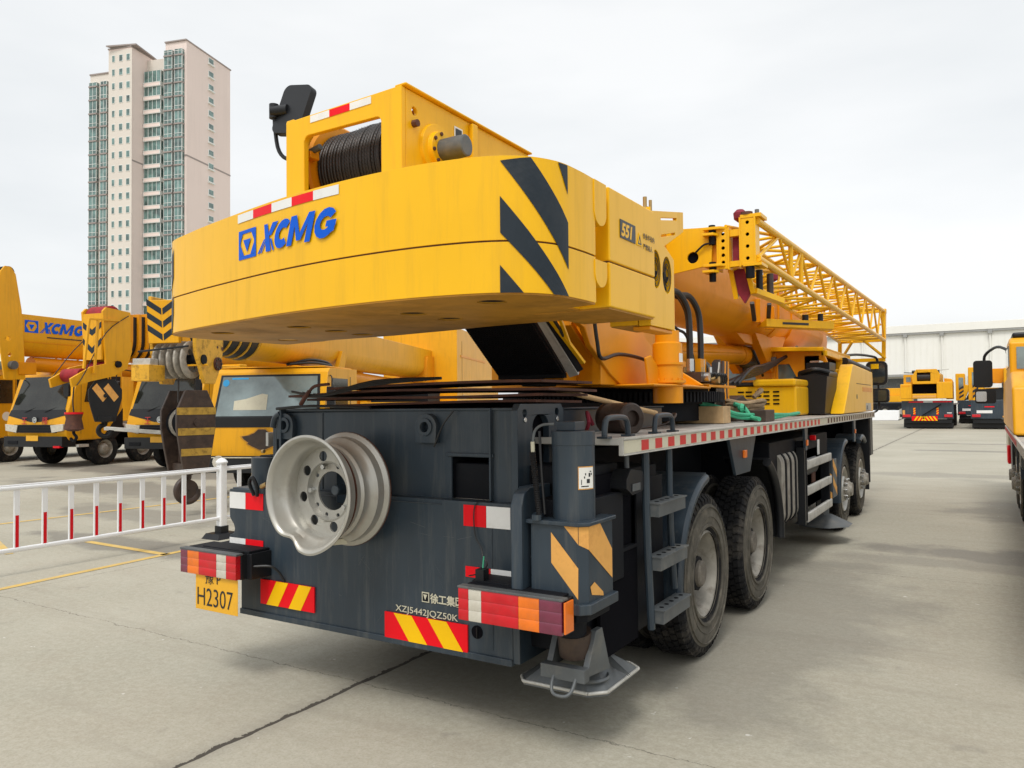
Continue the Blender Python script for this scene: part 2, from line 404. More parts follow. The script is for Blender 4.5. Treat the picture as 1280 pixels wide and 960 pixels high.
fp.box(1.16,1.325,.507,.878,2.156,2.55,YEL).box(1.165,1.325,.51,.875,2.1502,2.1555,UND).box(1.327,1.332,.52,.86,2.3,2.6,VOID)  # bottom sheet carries painted shade and stain; black backing stands for shaded fan holes
fpo=P('fan_housing',fp,bevel=.006)
for cy,cz in ((.595,2.465),(.765,2.455)):
    fan=MB(); fan.lathe([(0,.02),(.012,.02),(.012,.001)],(1.375,cy,cz),(1,0,0),BLK,12)
    for k in range(7):
        a=2*PI*k/7; ca,sa=math.cos(a),math.sin(a)
        q=[(1.365,cy+ca*.02,cz+sa*.02),(1.375,cy+math.cos(a+.5)*.068,cz+math.sin(a+.5)*.098),(1.382,cy+math.cos(a+.9)*.066,cz+math.sin(a+.9)*.096),(1.372,cy+math.cos(a+.8)*.02,cz+math.sin(a+.8)*.02)]
        fan.add(q,[(0,1,2,3)],BLK)
    fan.lathe([(0,1),(.006,1),(.006,.9),(0,.9)],(1.395,cy,cz),(1,0,0),BLK,24,closed=True) if False else None
    for s_ in (.35,.62,.9):
        pts=[(1.398,cy+.070*s_*math.cos(2*PI*k/16),cz+.102*s_*math.sin(2*PI*k/16)) for k in range(17)]
        fan.tube(pts,.0022,BLKM,4,smooth=False)
    part('cooling_fan',fan,fpo)
# stepped ledge and trim below the block
tr=MB().box(1.29,1.388,.52,.87,2.128,2.148,YELD)
P('support_ledge',tr,bevel=.004)
# hook bracket with mounting slots above the fan panel
br=MB().prism([(.52,2.60),(.52,2.775),(1.10,2.885),(1.10,2.765),(.72,2.60)],[[(.72,2.762),(.98,2.812),(.98,2.826),(.72,2.776)],[(.72,2.665),(.95,2.72),(.95,2.733),(.72,2.678)]],'x',1.36,1.385,YEL)
br.box(1.34,1.405,.503,.517,2.55,2.79,YEL)
bo=P('bracket_plate',br,bevel=.003)
q=MB().cyl((1.37,.52,2.77),(1.37,.52,2.85),.011,BRS).cyl((1.37,.60,2.78),(1.37,.60,2.85),.009,BRS).cyl((1.37,.52,2.78),(1.37,.52,2.795),.02,BRS)
part('bolt',q,bo)
q=MB().cyl((1.30,-.30,2.75),(1.30,-.30,2.79),.035,RED).cyl((1.30,-.26,2.76),(1.30,-.22,2.80),.028,BLK); P('warning_horn',q)
q=MB().cyl((1.2,.12,2.75),(1.2,.12,2.87),.012,YEL).cyl((1.2,.12,2.78),(1.2,.12,2.81),.02,YEL); P('lifting_pin',q)

# --- winch frame
wf=MB()
wf.prism([(-.432,2.5),(-.432,3.345),(.412,3.372),(.412,2.5)],[rrect(-.285,.275,2.82,3.24,.035)],'y',-.37,-.335,YEL)
side=[(-.333,2.5),(-.333,3.371),(.92,3.361),(.98,3.20),(1.25,3.10),(1.25,2.5)]
wf.prism(side,[circ(-.26,3.27,.022,12)],'x',.385,.41,YEL)
wf.prism([(y,z-.026) for y,z in side],None,'x',-.43,-.405,YEL)
wf.hexa([(.36,-.36,3.372),(.435,-.36,3.374),(.435,.93,3.362),(.36,.93,3.36)],[(.36,-.36,3.385),(.435,-.36,3.387),(.435,.93,3.375),(.36,.93,3.373)],YEL)
wf.hexa([(-.44,-.36,3.345),(-.38,-.36,3.347),(-.38,.93,3.336),(-.44,.93,3.334)],[(-.44,-.36,3.358),(-.38,-.36,3.36),(-.38,.93,3.349),(-.44,.93,3.347)],YEL)
wf.box(.41,.44,.235,.29,2.75,3.355,YEL)
wfo=P('winch_frame',wf,bevel=.006)
q=MB(); xs=[-.235,-.09,.06,.21]
for i in range(3): q.hexa([(xs[i],-.3735,3.298+.03*(xs[i]+.43)),(xs[i+1],-.3735,3.298+.03*(xs[i+1]+.43)),(xs[i+1],-.3705,3.298+.03*(xs[i+1]+.43)),(xs[i],-.3705,3.298+.03*(xs[i]+.43))],[(xs[i],-.3735,3.336+.03*(xs[i]+.43)),(xs[i+1],-.3735,3.336+.03*(xs[i+1]+.43)),(xs[i+1],-.3705,3.336+.03*(xs[i+1]+.43)),(xs[i],-.3705,3.336+.03*(xs[i]+.43))],(WHT,RED,WHT)[i])
part('reflective_strip',q,wfo,flat=True)
fl=MB().lathe([(0,.145),(.018,.14),(.02,.10),(.045,.095),(.047,.001)],(.41,-.075,3.11),(1,0,0),YEL,32)
for k in range(8): a=2*PI*k/8+.2; fl.cyl((.45,-.075+.082*math.cos(a),3.11+.082*math.sin(a)),(.465,-.075+.082*math.cos(a),3.11+.082*math.sin(a)),.011,RUST,n=6)
part('bearing_flange',fl,wfo,bevel=.002)
part('motor_cover',MB().lathe([(0,.058),(.10,.060),(.165,.058),(.17,.05),(.17,.001)],(.44,-.07,3.108),(1,0,0),GRYL,24),wfo)
q=MB()
for y,z in ((-.29,2.92),(-.27,3.20)): q.cyl((.41,y,z),(.44,y,z),.02,RUST,n=8)
part('bolt',q,wfo)
q=MB().box(.412,.414,.09,.17,3.15,3.30,STK).box(.4145,.4155,.10,.16,3.23,3.29,INK).box(.4145,.4155,.10,.16,3.16,3.20,INK); part('instruction_label',q,wfo,flat=True)
# drum, flanges, rope
dr=MB()
DC=(0,.02,3.12)
dr.lathe([(0,.28),(.02,.30),(.035,.285),(.035,.13)],(-.385,DC[1],DC[2]),(1,0,0),YELD,40)
dr.lathe([(0,.13),(0,.28),(.035,.30),(.035,.13)],(.33,DC[1],DC[2]),(1,0,0),YELD,40)
dr.cyl((-.39,DC[1],DC[2]),(.39,DC[1],DC[2]),.13,YELD,n=32)
dro=P('winch_drum',dr)
rp=MB(); x=-.345; rr=.0115
prof=[]
while x<.33:
    base=.228+(.008 if x>-.12 else 0)+(.006 if x>.1 else 0)+random.uniform(-.003,.003)
    for k in range(6):
        a=PI-PI*k/5; prof.append((x+rr+rr*math.cos(a)+.39,base+rr*math.sin(a)))
    x+=2*rr
rp.lathe(prof,(-.39,DC[1],DC[2]),(1,0,0),ROPE,64)
# twisted strand ridges
for i in range(28):
    xx=-.345+rr+2*rr*i
    for k in range(70):
        a=2*PI*k/70
        if math.sin(a)<-.55: continue
        r0=.240+(.008 if xx>-.12 else 0)+(.006 if xx>.1 else 0)
        c,s_=math.cos(a),math.sin(a); c2,s2=math.cos(a+.075),math.sin(a+.075)
        for zz in (r0,):
            rp.add([(xx-.010,DC[1]+c*zz,DC[2]+s_*zz),(xx-.006,DC[1]+c*(zz+.003),DC[2]+s_*(zz+.003)),(xx+.010,DC[1]+c2*(zz+.002),DC[2]+s2*(zz+.002)),(xx+.006,DC[1]+c2*zz,DC[2]+s2*zz)],[(0,1,2,3)],ROPE)
part('wire_rope',rp,dro)
q=MB().box(-.40,.38,-.30,.25,2.70,2.77,YELD).cyl((-.40,-.28,3.17),(-.25,-.28,3.20),.018,GRYL).box(-.40,-.30,-.31,-.24,3.14,3.18,YELD); P('drum_guard',q,bevel=.004)
# pale edge bar under the rope opening
P('guard_bar',MB().bar((-.28,-.32,2.80),(.27,-.32,2.825),.02,.02,ALU))
# rope tidy on the far side of the frame
q=MB(); q.tube([(-.52,-.2,2.76),(-.56,-.1,2.84),(-.5,0,2.9),(-.46,.1,2.84)],.03,HEMP,8).tube([(-.5,-.25,2.76),(-.48,-.15,2.86),(-.55,-.05,2.8)],.025,HEMP,8)
P('rope_tidy',q)
# rear-view mirror on top left
mr=MB()
ma=Matrix.Translation((-.76,.0,3.60))@Matrix.Rotation(R(2),4,'Z')@Matrix.Rotation(R(-12),4,'X')@Matrix.Rotation(R(12),4,'Y')
mr.T=ma; mr.prism(rrect(-.125,.125,-.165,.165,.05),None,'y',-.03,.02,BLK); mr.prism(rrect(-.07,.07,-.09,.09,.03),None,'y',.02,.05,BLK); mr.T=None
mo=P('mirror',mr,bevel=.008)
q=MB().tube([(-.90,-.04,3.60),(-.905,-.03,3.5),(-.88,-.02,3.36),(-.80,0,3.30),(-.62,.03,3.32),(-.43,.05,3.30)],.013,BLK,8).cyl((-.905,-.06,3.61),(-.80,-.02,3.61),.03,BLK,r1=.035)
q.cyl((-.905,-.04,3.57),(-.905,-.04,3.66),.03,BLK)
part('mirror_arm',q,mo)

# --- cooler, brackets and turntable below the counterweight
def slab(mb,a,b,c,d,th,m):   # thin slab from 4 corners, offset along its normal
    a,b,c,d=map(Vector,(a,b,c,d)); n=(b-a).cross(d-a).normalized()*th
    mb.hexa([a,b,c,d],[a+n,b+n,c+n,d+n],m)
co=MB(); slab(co,(.13,.44,2.34),(.62,.44,2.34),(.66,.93,1.92),(.17,.93,1.92),.09,BLK)
coo=P('oil_cooler',co,bevel=.004)
q=MB()
A=Vector((.13,.44,2.34));B=Vector((.62,.44,2.34));Cc=Vector((.66,.93,1.92));D=Vector((.17,.93,1.92)); nn=(B-A).cross(D-A).normalized()
if nn.y>0: nn=-nn
for i in range(46):
    t=(i+.5)/46; q.bar(A.lerp(B,t)+nn*.012,D.lerp(Cc,t)+nn*.012,.004,.012,BLK)
for i in range(40):
    t=(i+.5)/40; q.bar(A.lerp(D,t)+nn*.016,B.lerp(Cc,t)+nn*.016,.003,.004,GRYD)
q.bar(D+nn*.01,Cc+nn*.01,.04,.03,GRYD)
part('grille',q,coo)
q=MB(); slab(q,(.645,.42,2.36),(.685,.42,2.36),(.735,.96,1.915),(.675,.955,1.90),.02,ALU); slab(q,(.69,.43,2.36),(.72,.47,2.36),(.76,.98,1.95),(.735,.95,1.93),.05,GRYD); part('cooler_frame',q,coo)
q=MB().bar((.72,.46,2.33),(.80,.90,1.985),.03,.02,YEL).bar((.80,.52,2.33),(.78,.75,2.10),.02,.02,YEL).bar((.76,.46,2.33),(.77,.70,2.14),.015,.02,INK); P('brace',q,bevel=.003)
tb=MB()
tb.prism([(2.0,1.86),(2.0,2.5),(2.6,2.5),(3.3,2.12),(4.2,2.0),(4.2,1.84)],None,'x',-.60,.60,YELD)
tb.prism([(1.02,1.87),(1.02,2.5),(2.0,2.5),(2.0,1.87)],None,'x',.22,.60,YELD).box(-.1,.55,.96,1.9,2.36,2.6,YELD).box(.3,.45,.98,1.2,1.85,1.95,BLK)
tb.prism([(.60,2.30),(.60,2.70),(1.75,2.60),(1.95,2.2),(2.75,1.90),(2.75,1.855),(1.5,1.85),(1.30,1.93),(1.0,2.10),(.92,2.21)],None,'x',.76,.80,YELD)
tb.box(.60,.78,1.2,1.95,1.855,2.45,YELD)
tb.prism([(.60,1.42),(1.06,1.42),(1.12,2.0),(1.0,2.85),(.60,2.85)],None,'z',1.845,1.862,YELD)
tb.prism([(.80,1.862),(1.10,1.862),(.80,2.05)],None,'y',2.35,2.37,YELD)
tb.prism([(1.55,1.862),(1.87,1.862),(1.87,1.90),(1.60,2.06),(1.50,2.04)],None,'x',.955,.975,YELD)
tb.bar((.66,.9,2.24),(.66,1.45,1.9),.12,.04,YELD)
tbo=P('turntable',tb,bevel=.01)
q=MB().lathe([(0,.10),(.012,.125),(.03,.125),(.03,.105),(.13,.105),(.14,.115),(.155,.115),(.155,.105),(.29,.103),(.30,.085),(.38,.085),(.385,.001)],(1.0,1.84,1.862),(0,0,1),YELD,32)
for k in range(14): a=2*PI*k/14; q.cyl((1.0+.115*math.cos(a),1.84+.115*math.sin(a),1.89),(1.0+.115*math.cos(a),1.84+.115*math.sin(a),1.905),.008,YELD,n=6)
q.cyl((1.0,1.84,1.73),(1.0,1.84,1.845),.105,YELD,n=24)
smo=P('slewing_motor',q)
part('rating_label',MB().box(1.10,1.105,1.80,1.86,2.0,2.08,STK),smo)
# cable along the turntable side
q=MB().tube([(.84,.98,2.26),(.84,1.02,2.12),(.84,1.08,2.02),(.84,1.35,2.06),(.85,1.7,2.05),(.9,1.9,2.0),(.98,2.02,1.93)],.013,BLKM,8)
q.tube([(.60,.62,2.3),(.62,.8,2.12),(.64,1.0,2.02)],.012,BLKM,8); P('cable',q)
# slewing ring with teeth
sr=MB(); sr.lathe([(0,.90),(0,.98),(.09,.98),(.09,.90)],(0,3.1,1.735),(0,0,1),GRYD,96,closed=True)
for k in range(150):
    a=2*PI*k/150; c,s_=math.cos(a),math.sin(a)
    sr.T=Matrix.Translation((0,3.1,0))@Matrix.Rotation(a,4,'Z'); sr.box(.975,1.0,-.011,.011,1.74,1.82,GRYD)
sr.T=None; sr.lathe([(0,.0),(0,.86),(.14,.86),(.14,0)],(0,3.1,1.72),(0,0,1),GRYD,64); sr.lathe([(0,.70),(0,.82),(.15,.82),(.15,.70)],(0,3.1,1.58),(0,0,1),GRYD,64,closed=True)
P('slewing_ring',sr)
# hoses rising to the boom foot
hz=None
for dx,dy,top in ((0,0,2.72),(.0,.28,2.74),(-.05,.14,2.66)):
    hz=MB().tube([(.80+dx,2.35+dy,2.60),(.83+dx,2.55+dy,2.62),(.86+dx,2.70+dy,2.50),(.87+dx,2.72+dy,2.3),(.87+dx,2.72+dy,2.08)],.026,BLKM,10)
    hz.cyl((.87+dx,2.72+dy,1.99),(.87+dx,2.72+dy,2.09),.032,CHRM,n=12); P('hydraulic_hose',hz)
hz=MB().tube([(.80,2.3,2.40),(.84,2.5,2.32),(.86,2.66,2.28),(.87,2.8,2.1),(.87,2.8,1.96)],.012,BLKM,6)
P('hydraulic_hose',hz)
vb=MB().box(.72,.98,2.66,3.25,1.90,1.98,RUSTD).box(.66,1.0,2.8,3.6,1.86,1.88,YELD).cyl((.8,2.75,1.94),(1.02,2.75,1.94),.035,CHRM,n=12).cyl((.8,2.95,1.92),(1.04,2.95,1.92),.03,BRS,n=12)
vb.cyl((.84,3.05,2.02),(.84,3.15,2.02),.075,BLK).box(.82,.9,2.9,3.05,1.96,2.10,YELD)
for k in range(5): vb.cyl((.75+.05*k,2.72+.07*k,1.96),(.75+.05*k,2.72+.07*k,2.03),.014,(CHRM,BRS)[k%2],n=8)
for k in range(6): vb.tube([(.95,2.8+.06*k,1.93),(1.03,2.85+.06*k,1.97),(1.0,3.0+.05*k,1.90),(.9,3.1,1.86)],.011,BLKM,6)
P('valve_block',vb)
# slanted black guard and conduits in front of the ring
q=MB().prism([(3.45,1.70),(3.60,2.10),(3.68,2.13),(3.75,1.62)],None,'x',.78,.84,BLK)
for k in range(4): q.tube([(.84,3.78+.05*k,1.62),(.83,3.76+.05*k,1.85),(.82,3.82+.05*k,2.12)],.016,(RUSTD,YELD,RUSTD,YELD)[k],6)
q.bar((.845,3.46,1.7),(.845,3.62,2.10),.008,.02,ALU)
P('conduit_guard',q)

# --- boom
def usec(hw,zt,zs,zb,n=12):
    pts=[(-hw,zt),(-hw,zs)]
    for k in range(1,n): a=PI+PI*k/n; pts.append((hw*math.cos(a),zs+(zs-zb)*math.sin(a)))
    return pts+[(hw,zs),(hw,zt)]
bm_=MB(); bm_.prism(usec(.44,3.40,2.93,2.60),None,'y',1.2,8.1,YELD)
bm_.prism([(.4,2.7),(.4,3.25),(1.3,3.4),(1.3,2.6)],None,'x',-.38,.38,YELD)
bm_.prism(usec(.465,3.42,2.95,2.585),None,'y',7.85,8.12,YELD)
bmo=P('boom',bm_,bevel=.008)
for k,(hw,y1) in enumerate(((.40,8.7),(.37,8.95),(.34,9.2))):
    part('boom_section',MB().prism(usec(hw,3.36-.02*k,2.93,2.62+.03*k),None,'y',8.0,y1,YELD),bmo,bevel=.006)
hd=MB().prism(usec(.36,3.30,2.92,2.63),None,'y',9.2,11.9,YELD).prism([(11.8,2.55),(11.8,3.35),(12.5,3.3),(12.7,2.9),(12.4,2.5)],None,'x',.26,.30,YELD).prism([(11.8,2.55),(11.8,3.35),(12.5,3.3),(12.7,2.9),(12.4,2.5)],None,'x',-.30,-.26,YELD)
hd.cyl((-.26,12.4,2.75),(.26,12.4,2.75),.22,GRYD)
part('boom_head',hd,bmo,bevel=.006)
# bracket that takes the luffing cylinder
q=MB()
for x0 in (-.30,.16):
    q.prism([(7.2,2.68),(7.9,2.27),(8.15,2.16),(8.35,2.2),(9.1,2.74)],None,'x',x0,x0+.12,YELD)
q.cyl((-.34,8.15,2.32),(.34,8.15,2.32),.07,GRYL); q.prism([(6.5,2.63),(7.3,2.66),(7.3,2.52),(6.9,2.52)],None,'x',-.05,.22,YELD)
part('cylinder_bracket',q,bmo,bevel=.01)
q=MB().cyl((0,3.2,2.22),(0,7.3,2.39),.128,YELD,n=28).cyl((0,7.3,2.39),(0,7.6,2.40),.138,YELD,n=28).cyl((0,7.6,2.40),(0,8.15,2.42),.09,CHRM,n=20)
q.tube([(.125,3.4,2.25),(.125,5,2.31),(.125,7.1,2.40)],.012,YELD,6); P('luffing_cylinder',q)
# dark hose bundle and slings under the boom
q=MB()
for k in range(5): q.tube([(.35+.03*k,5.2+.1*k,1.95),(.38+.03*k,6.1,2.02+.03*k),(.36,7.3,2.15+.02*k),(.45,8.2,2.38),(.5,8.8,2.48+.02*k)],.024,BLKM,7)
q.tube([(.3,7.0,2.42),(.34,7.2,2.2),(.3,7.5,2.1)],.02,BLKM,7)
P('hose_bundle',q)
# --- stowed lattice jib
JR=lambda t:(1.25+.05*t,3.42+9.28*t)
def chord(t,top,rt):
    y=3.42+9.28*t
    if rt: return Vector((1.255+.055*t,y,(3.315+.125*t) if top else (2.985-.10*t)))
    return Vector((.98-.45*t,y,(3.30+.12*t) if top else (2.93-.05*t)))
jb=MB()
jbo=P('lattice_jib',jb.cyl(chord(0,1,1),chord(1,1,1),.032,YEL,n=12).cyl(chord(0,0,1),chord(1,0,1),.032,YEL,n=12).cyl(chord(.02,1,0),chord(1,1,0),.030,YEL,n=12).cyl(chord(.02,0,0),chord(1,0,0),.030,YEL,n=12))
ts=[0]+[.035+.965*(k/18) for k in range(1,19)]
for a,b in (((1,1),(0,1)),((0,1),(0,0)),((1,0),(0,0)),((1,1),(1,0))):
    lc=MB()
    for i in range(18):
        p=chord(ts[i],*(a if i%2 else b)); q_=chord(ts[i+1],*(b if i%2 else a))
        lc.cyl(p,q_,.017,YEL,n=8)
        if a==(0,1) or a==(1,1) and b==(1,0): lc.cyl(chord(ts[i+1],*a),chord(ts[i+1],*b),.015,YEL,n=8)
        elif i in (1,2): lc.cyl(chord(ts[i+1],*a),chord(ts[i+1],*b),.024,YEL,n=8)
    part('lacing',lc,jbo)
ef=MB()
c=[chord(1,1,1),chord(1,0,1),chord(1,0,0),chord(1,1,0)]
for i in range(4): ef.bar(c[i],c[(i+1)%4],.06,.06,YEL)
for q_ in (c[0],c[3]):
    ef.bar(q_+Vector((0,.12,.03)),Vector((q_.x-.03,q_.y+.15,2.55)),.07,.06,YEL)
    ef.bar(q_+Vector((0,-.0,.0)),q_+Vector((0,.15,.0)),.08,.08,YEL)
ef.bar(Vector((c[0].x,12.85,2.52)),Vector((c[3].x,12.85,2.52)),.07,.07,YEL)
ef.bar(Vector((c[0].x,12.83,2.55)),Vector((c[1].x-.35,12.4,2.9)),.04,.04,YEL); ef.bar(Vector((c[3].x,12.83,2.55)),Vector((c[3].x+.25,12.5,2.87)),.04,.04,YEL)
ef.bar((1.25,12.8,3.2),(.6,12.8,2.9),.04,.04,YEL)
part('end_frame',ef,jbo,bevel=.004)
# root frame: two perforated channels with hinge ears
rf=MB()
for x0,x1,zb,zt in ((.915,1.015,2.915,3.27),(1.115,1.245,2.93,3.345)):
    n_=5 if x0<1 else 4
    rf.prism([(x0,zb),(x1,zb),(x1,zt),(x0,zt)],[circ((x0+x1)/2,zb+.06+(zt-zb-.1)*k/(n_-1),.0165,12) for k in range(n_)],'y',3.385,3.40,YEL)
    rf.box(x0-.006,x0+.008,3.378,3.52,zb-.01,zt+.01,YEL).box(x1-.008,x1+.006,3.378,3.52,zb-.01,zt+.01,YEL)
rf.box(.93,1.005,3.45,3.46,2.93,3.25,VOID).box(1.13,1.235,3.45,3.46,2.94,3.33,VOID)  # black backing added so the channel holes look shaded
rf.box(1.0,1.12,3.40,3.46,3.20,3.26,YEL).box(1.0,1.12,3.40,3.46,2.93,2.98,YEL)
rf.box(1.12,1.30,3.38,3.60,3.345,3.375,YEL).box(1.14,1.30,3.38,3.6,2.92,2.945,YEL)
rfo=part('root_frame',rf,jbo,bevel=.004)
q=MB().cyl((1.17,3.42,3.375),(1.17,3.42,3.40),.05,RUST).cyl((1.19,3.42,2.82),(1.19,3.42,2.93),.038,GRYD).cyl((1.25,3.45,3.38),(1.25,3.45,3.42),.02,GRYL,n=6); part('hinge_pin',q,jbo)
# plate bracket that carries the jib on the boom side
q=MB().prism([(.44,2.905),(.80,2.955),(.86,2.97),(.87,3.27),(.80,3.305),(.44,3.33)],[circ(.69,3.045,.052,20)],'y',3.38,3.405,YEL)
for z in (3.27,2.94):
    q.prism([(.80,3.32),(.95,3.34),(1.0,3.40),(.94,3.50),(.80,3.5)],None,'z',z,z+.022,YEL).prism([(.80,3.30),(.90,3.31),(.93,3.38),(.86,3.46),(.80,3.45)],None,'z',z-.055,z-.033,YEL)
    q.cyl((.87,3.38,z-.13),(.87,3.38,z+.045),.030,GRYD,n=14)
q.tube([(.72,3.36,3.08),(.77,3.35,3.12),(.81,3.35,3.145),(.86,3.35,3.15)],.010,BLK,6)
q.box(.84,.90,3.42,3.46,2.93,3.27,YELD); q.cyl((.69,3.406,3.045),(.69,3.42,3.045),.056,VOID,n=20)  # black disc added behind the hole in place of its shade
P('jib_bracket',q,bevel=.003)
# cloth and legs hanging below the root
q=MB().prism([(1.0,2.93),(1.12,2.93),(1.15,2.70),(1.10,2.62),(1.04,2.72)],None,'y',3.55,3.60,PRP).box(1.03,1.10,3.46,3.49,2.98,3.2,PRP)
q.lathe([(0,.02),(.03,.055),(.08,.06),(.11,.03),(.115,.001)],(1.10,3.46,3.33),(0,0,1),PRP,12).lathe([(0,.02),(.02,.05),(.06,.05),(.08,.001)],(1.27,3.9,2.84),(0,0,1),PRP,12)
P('cover_cloth',q)
q=MB().bar((.995,3.5,2.93),(1.03,3.55,2.66),.04,.03,YEL).bar((1.14,3.5,2.93),(1.18,3.55,2.70),.04,.03,YEL).bar((.98,3.6,2.93),(1.0,3.7,2.7),.03,.03,BLK)
q.cyl((1.2,3.7,2.72),(1.2,3.7,2.93),.03,BLK).cyl((1.27,3.8,2.70),(1.27,3.8,2.90),.03,RUSTD).bar((1.18,3.56,2.72),(1.33,3.95,2.66),.08,.05,YEL)
P('jib_support',q,bevel=.003)
# slotted support arm reaching under the jib
q=MB().hexa([(.42,6.75,2.70),(.60,6.5,2.68),(1.25,7.4,2.68),(1.15,7.75,2.68)],[(.42,6.75,2.72),(.60,6.5,2.78),(1.25,7.4,2.78),(1.15,7.75,2.78)],YEL)
q.hexa([(.75,6.70,2.715),(1.0,7.045,2.715),(1.0,7.06,2.715),(.75,6.72,2.715)],[(.75,6.70,2.745),(1.0,7.045,2.745),(1.0,7.06,2.745),(.75,6.72,2.745)],INK)
q.cyl((.95,7.1,2.78),(.95,7.1,2.86),.04,BLK).cyl((1.1,7.3,2.78),(1.1,7.3,2.88),.035,BLK).box(.44,.50,6.6,6.9,2.75,3.05,YELD).box(.44,.56,7.1,7.15,2.7,3.0,YELD)
q.bar((.55,6.0,2.93),(.50,6.3,2.75),.05,.04,RUSTD).bar((.66,6.4,2.95),(.6,6.6,2.8),.05,.04,RUSTD)
P('support_arm',q,bevel=.004)

# ================================================================== CARRIER
ch=MB()
ch.box(-.55,.55,.56,10.3,.75,1.42,GRYD).box(-1.24,1.18,.12,.54,.46,1.41,GRYD).box(-1.2,1.2,3.95,7.0,.55,1.35,GRYD)
ch.box(-1.25,1.17,.55,1.15,.42,1.36,GRYD).box(-.9,.9,1.2,9.6,.62,.80,GRYD)
for y in (1.85,3.25,7.85,9.4): ch.cyl((-1.2,y,.55),(1.2,y,.55),.12,GRYD,n=12)
cho=P('chassis_frame',ch,bevel=.01)
# tail panel: upper box set back above a ledge, lower face with a notch on the left
tp=MB()
tp.prism([(-1.385,1.19),(-1.385,1.005),(-1.37,.985),(-1.345,.96),(-1.335,.93),(-1.345,.90),(-1.385,.885),(-1.385,.76),(-1.27,.74),(-1.27,.385),(.82,.385),(.82,1.215),(-1.0,1.215),(-1.03,1.20)],None,'y',0,.10,GRY)
tp.box(-1.33,-.9,.11,.5,.5,1.16,GRY)
up=[(-.92,1.2),(.385,1.2),(.385,1.445),(.645,1.445),(.645,1.2),(.82,1.2),(.82,1.712),(-.92,1.695)]
tp.prism(up,None,'y',.075,.10,GRY)
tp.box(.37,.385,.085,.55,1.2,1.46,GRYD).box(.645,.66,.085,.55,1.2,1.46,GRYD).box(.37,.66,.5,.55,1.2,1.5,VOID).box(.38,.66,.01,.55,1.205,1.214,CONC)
tp.box(.36,.67,.06,.075,1.448,1.468,GRY).box(.652,.664,.045,.078,1.215,1.715,GRY)
tp.box(-.92,.82,.06,.55,1.70,1.715,GRY).box(-.935,-.915,.02,.5,1.0,1.72,GRY)
tp.box(-1.27,.82,-.012,.0,.384,.42,GRY)
tpo=P('tail_panel',tp,bevel=.006)
for cx,cz in ((-.90,1.615),(.235,1.61)):
    q=MB(); o=[(cx-.07,cz-.09),(cx+.07,cz-.09),(cx+.075,cz)]+[(cx+.075*math.cos(R(a)),cz+.075*math.sin(R(a))) for a in range(15,180,15)]+[(cx-.075,cz)]
    q.prism(o,[circ(cx,cz,.03,14)],'y',.035,.074,GRY); q.lathe([(0,.05),(.012,.05),(.012,.03)],(cx,.036,cz),(0,-1,0),GRY,20); part('tow_lug',q,tpo,bevel=.004)
q=MB().tube([(-.93,.0,1.72),(-.60,.0,1.735),(-.15,.01,1.722)],.010,BLK,6).tube([(.42,.05,1.70),(.36,.03,1.62),(.30,.03,1.50)],.005,BLKM,5); part('wiring',q,tpo)
# side plate with slot and two bolt holes
sl=rrect(.155,.335,1.30,1.675,.07)
q=MB().prism([(0,.40),(0,1.70),(.03,1.735),(.48,1.735),(.51,1.70),(.51,.5),(.3,.40)],[sl,circ(.075,1.685,.022,12),circ(.43,1.690,.022,12)],'x',.822,.862,GRY)
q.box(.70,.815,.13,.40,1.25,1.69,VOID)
for y in (.075,.43): q.cyl((.862,y,1.650),(.868,y,1.650),.014,CHRM,n=12)
spo=part('side_plate',q,tpo,bevel=.006)
# outrigger beam end plate
q=MB().prism([(-.20,.80),(-.20,1.24),(-.17,1.30),(-.11,1.325),(.10,1.325),(.10,.74),(-.15,.74)],None,'x',.935,1.0,GRY).box(.86,1.25,-.05,.45,.80,1.26,GRYD)
q.cyl((1.0,-.08,1.17),(1.05,-.08,1.17),.03,GRY)
outo=P('outrigger_beam',q,bevel=.008)
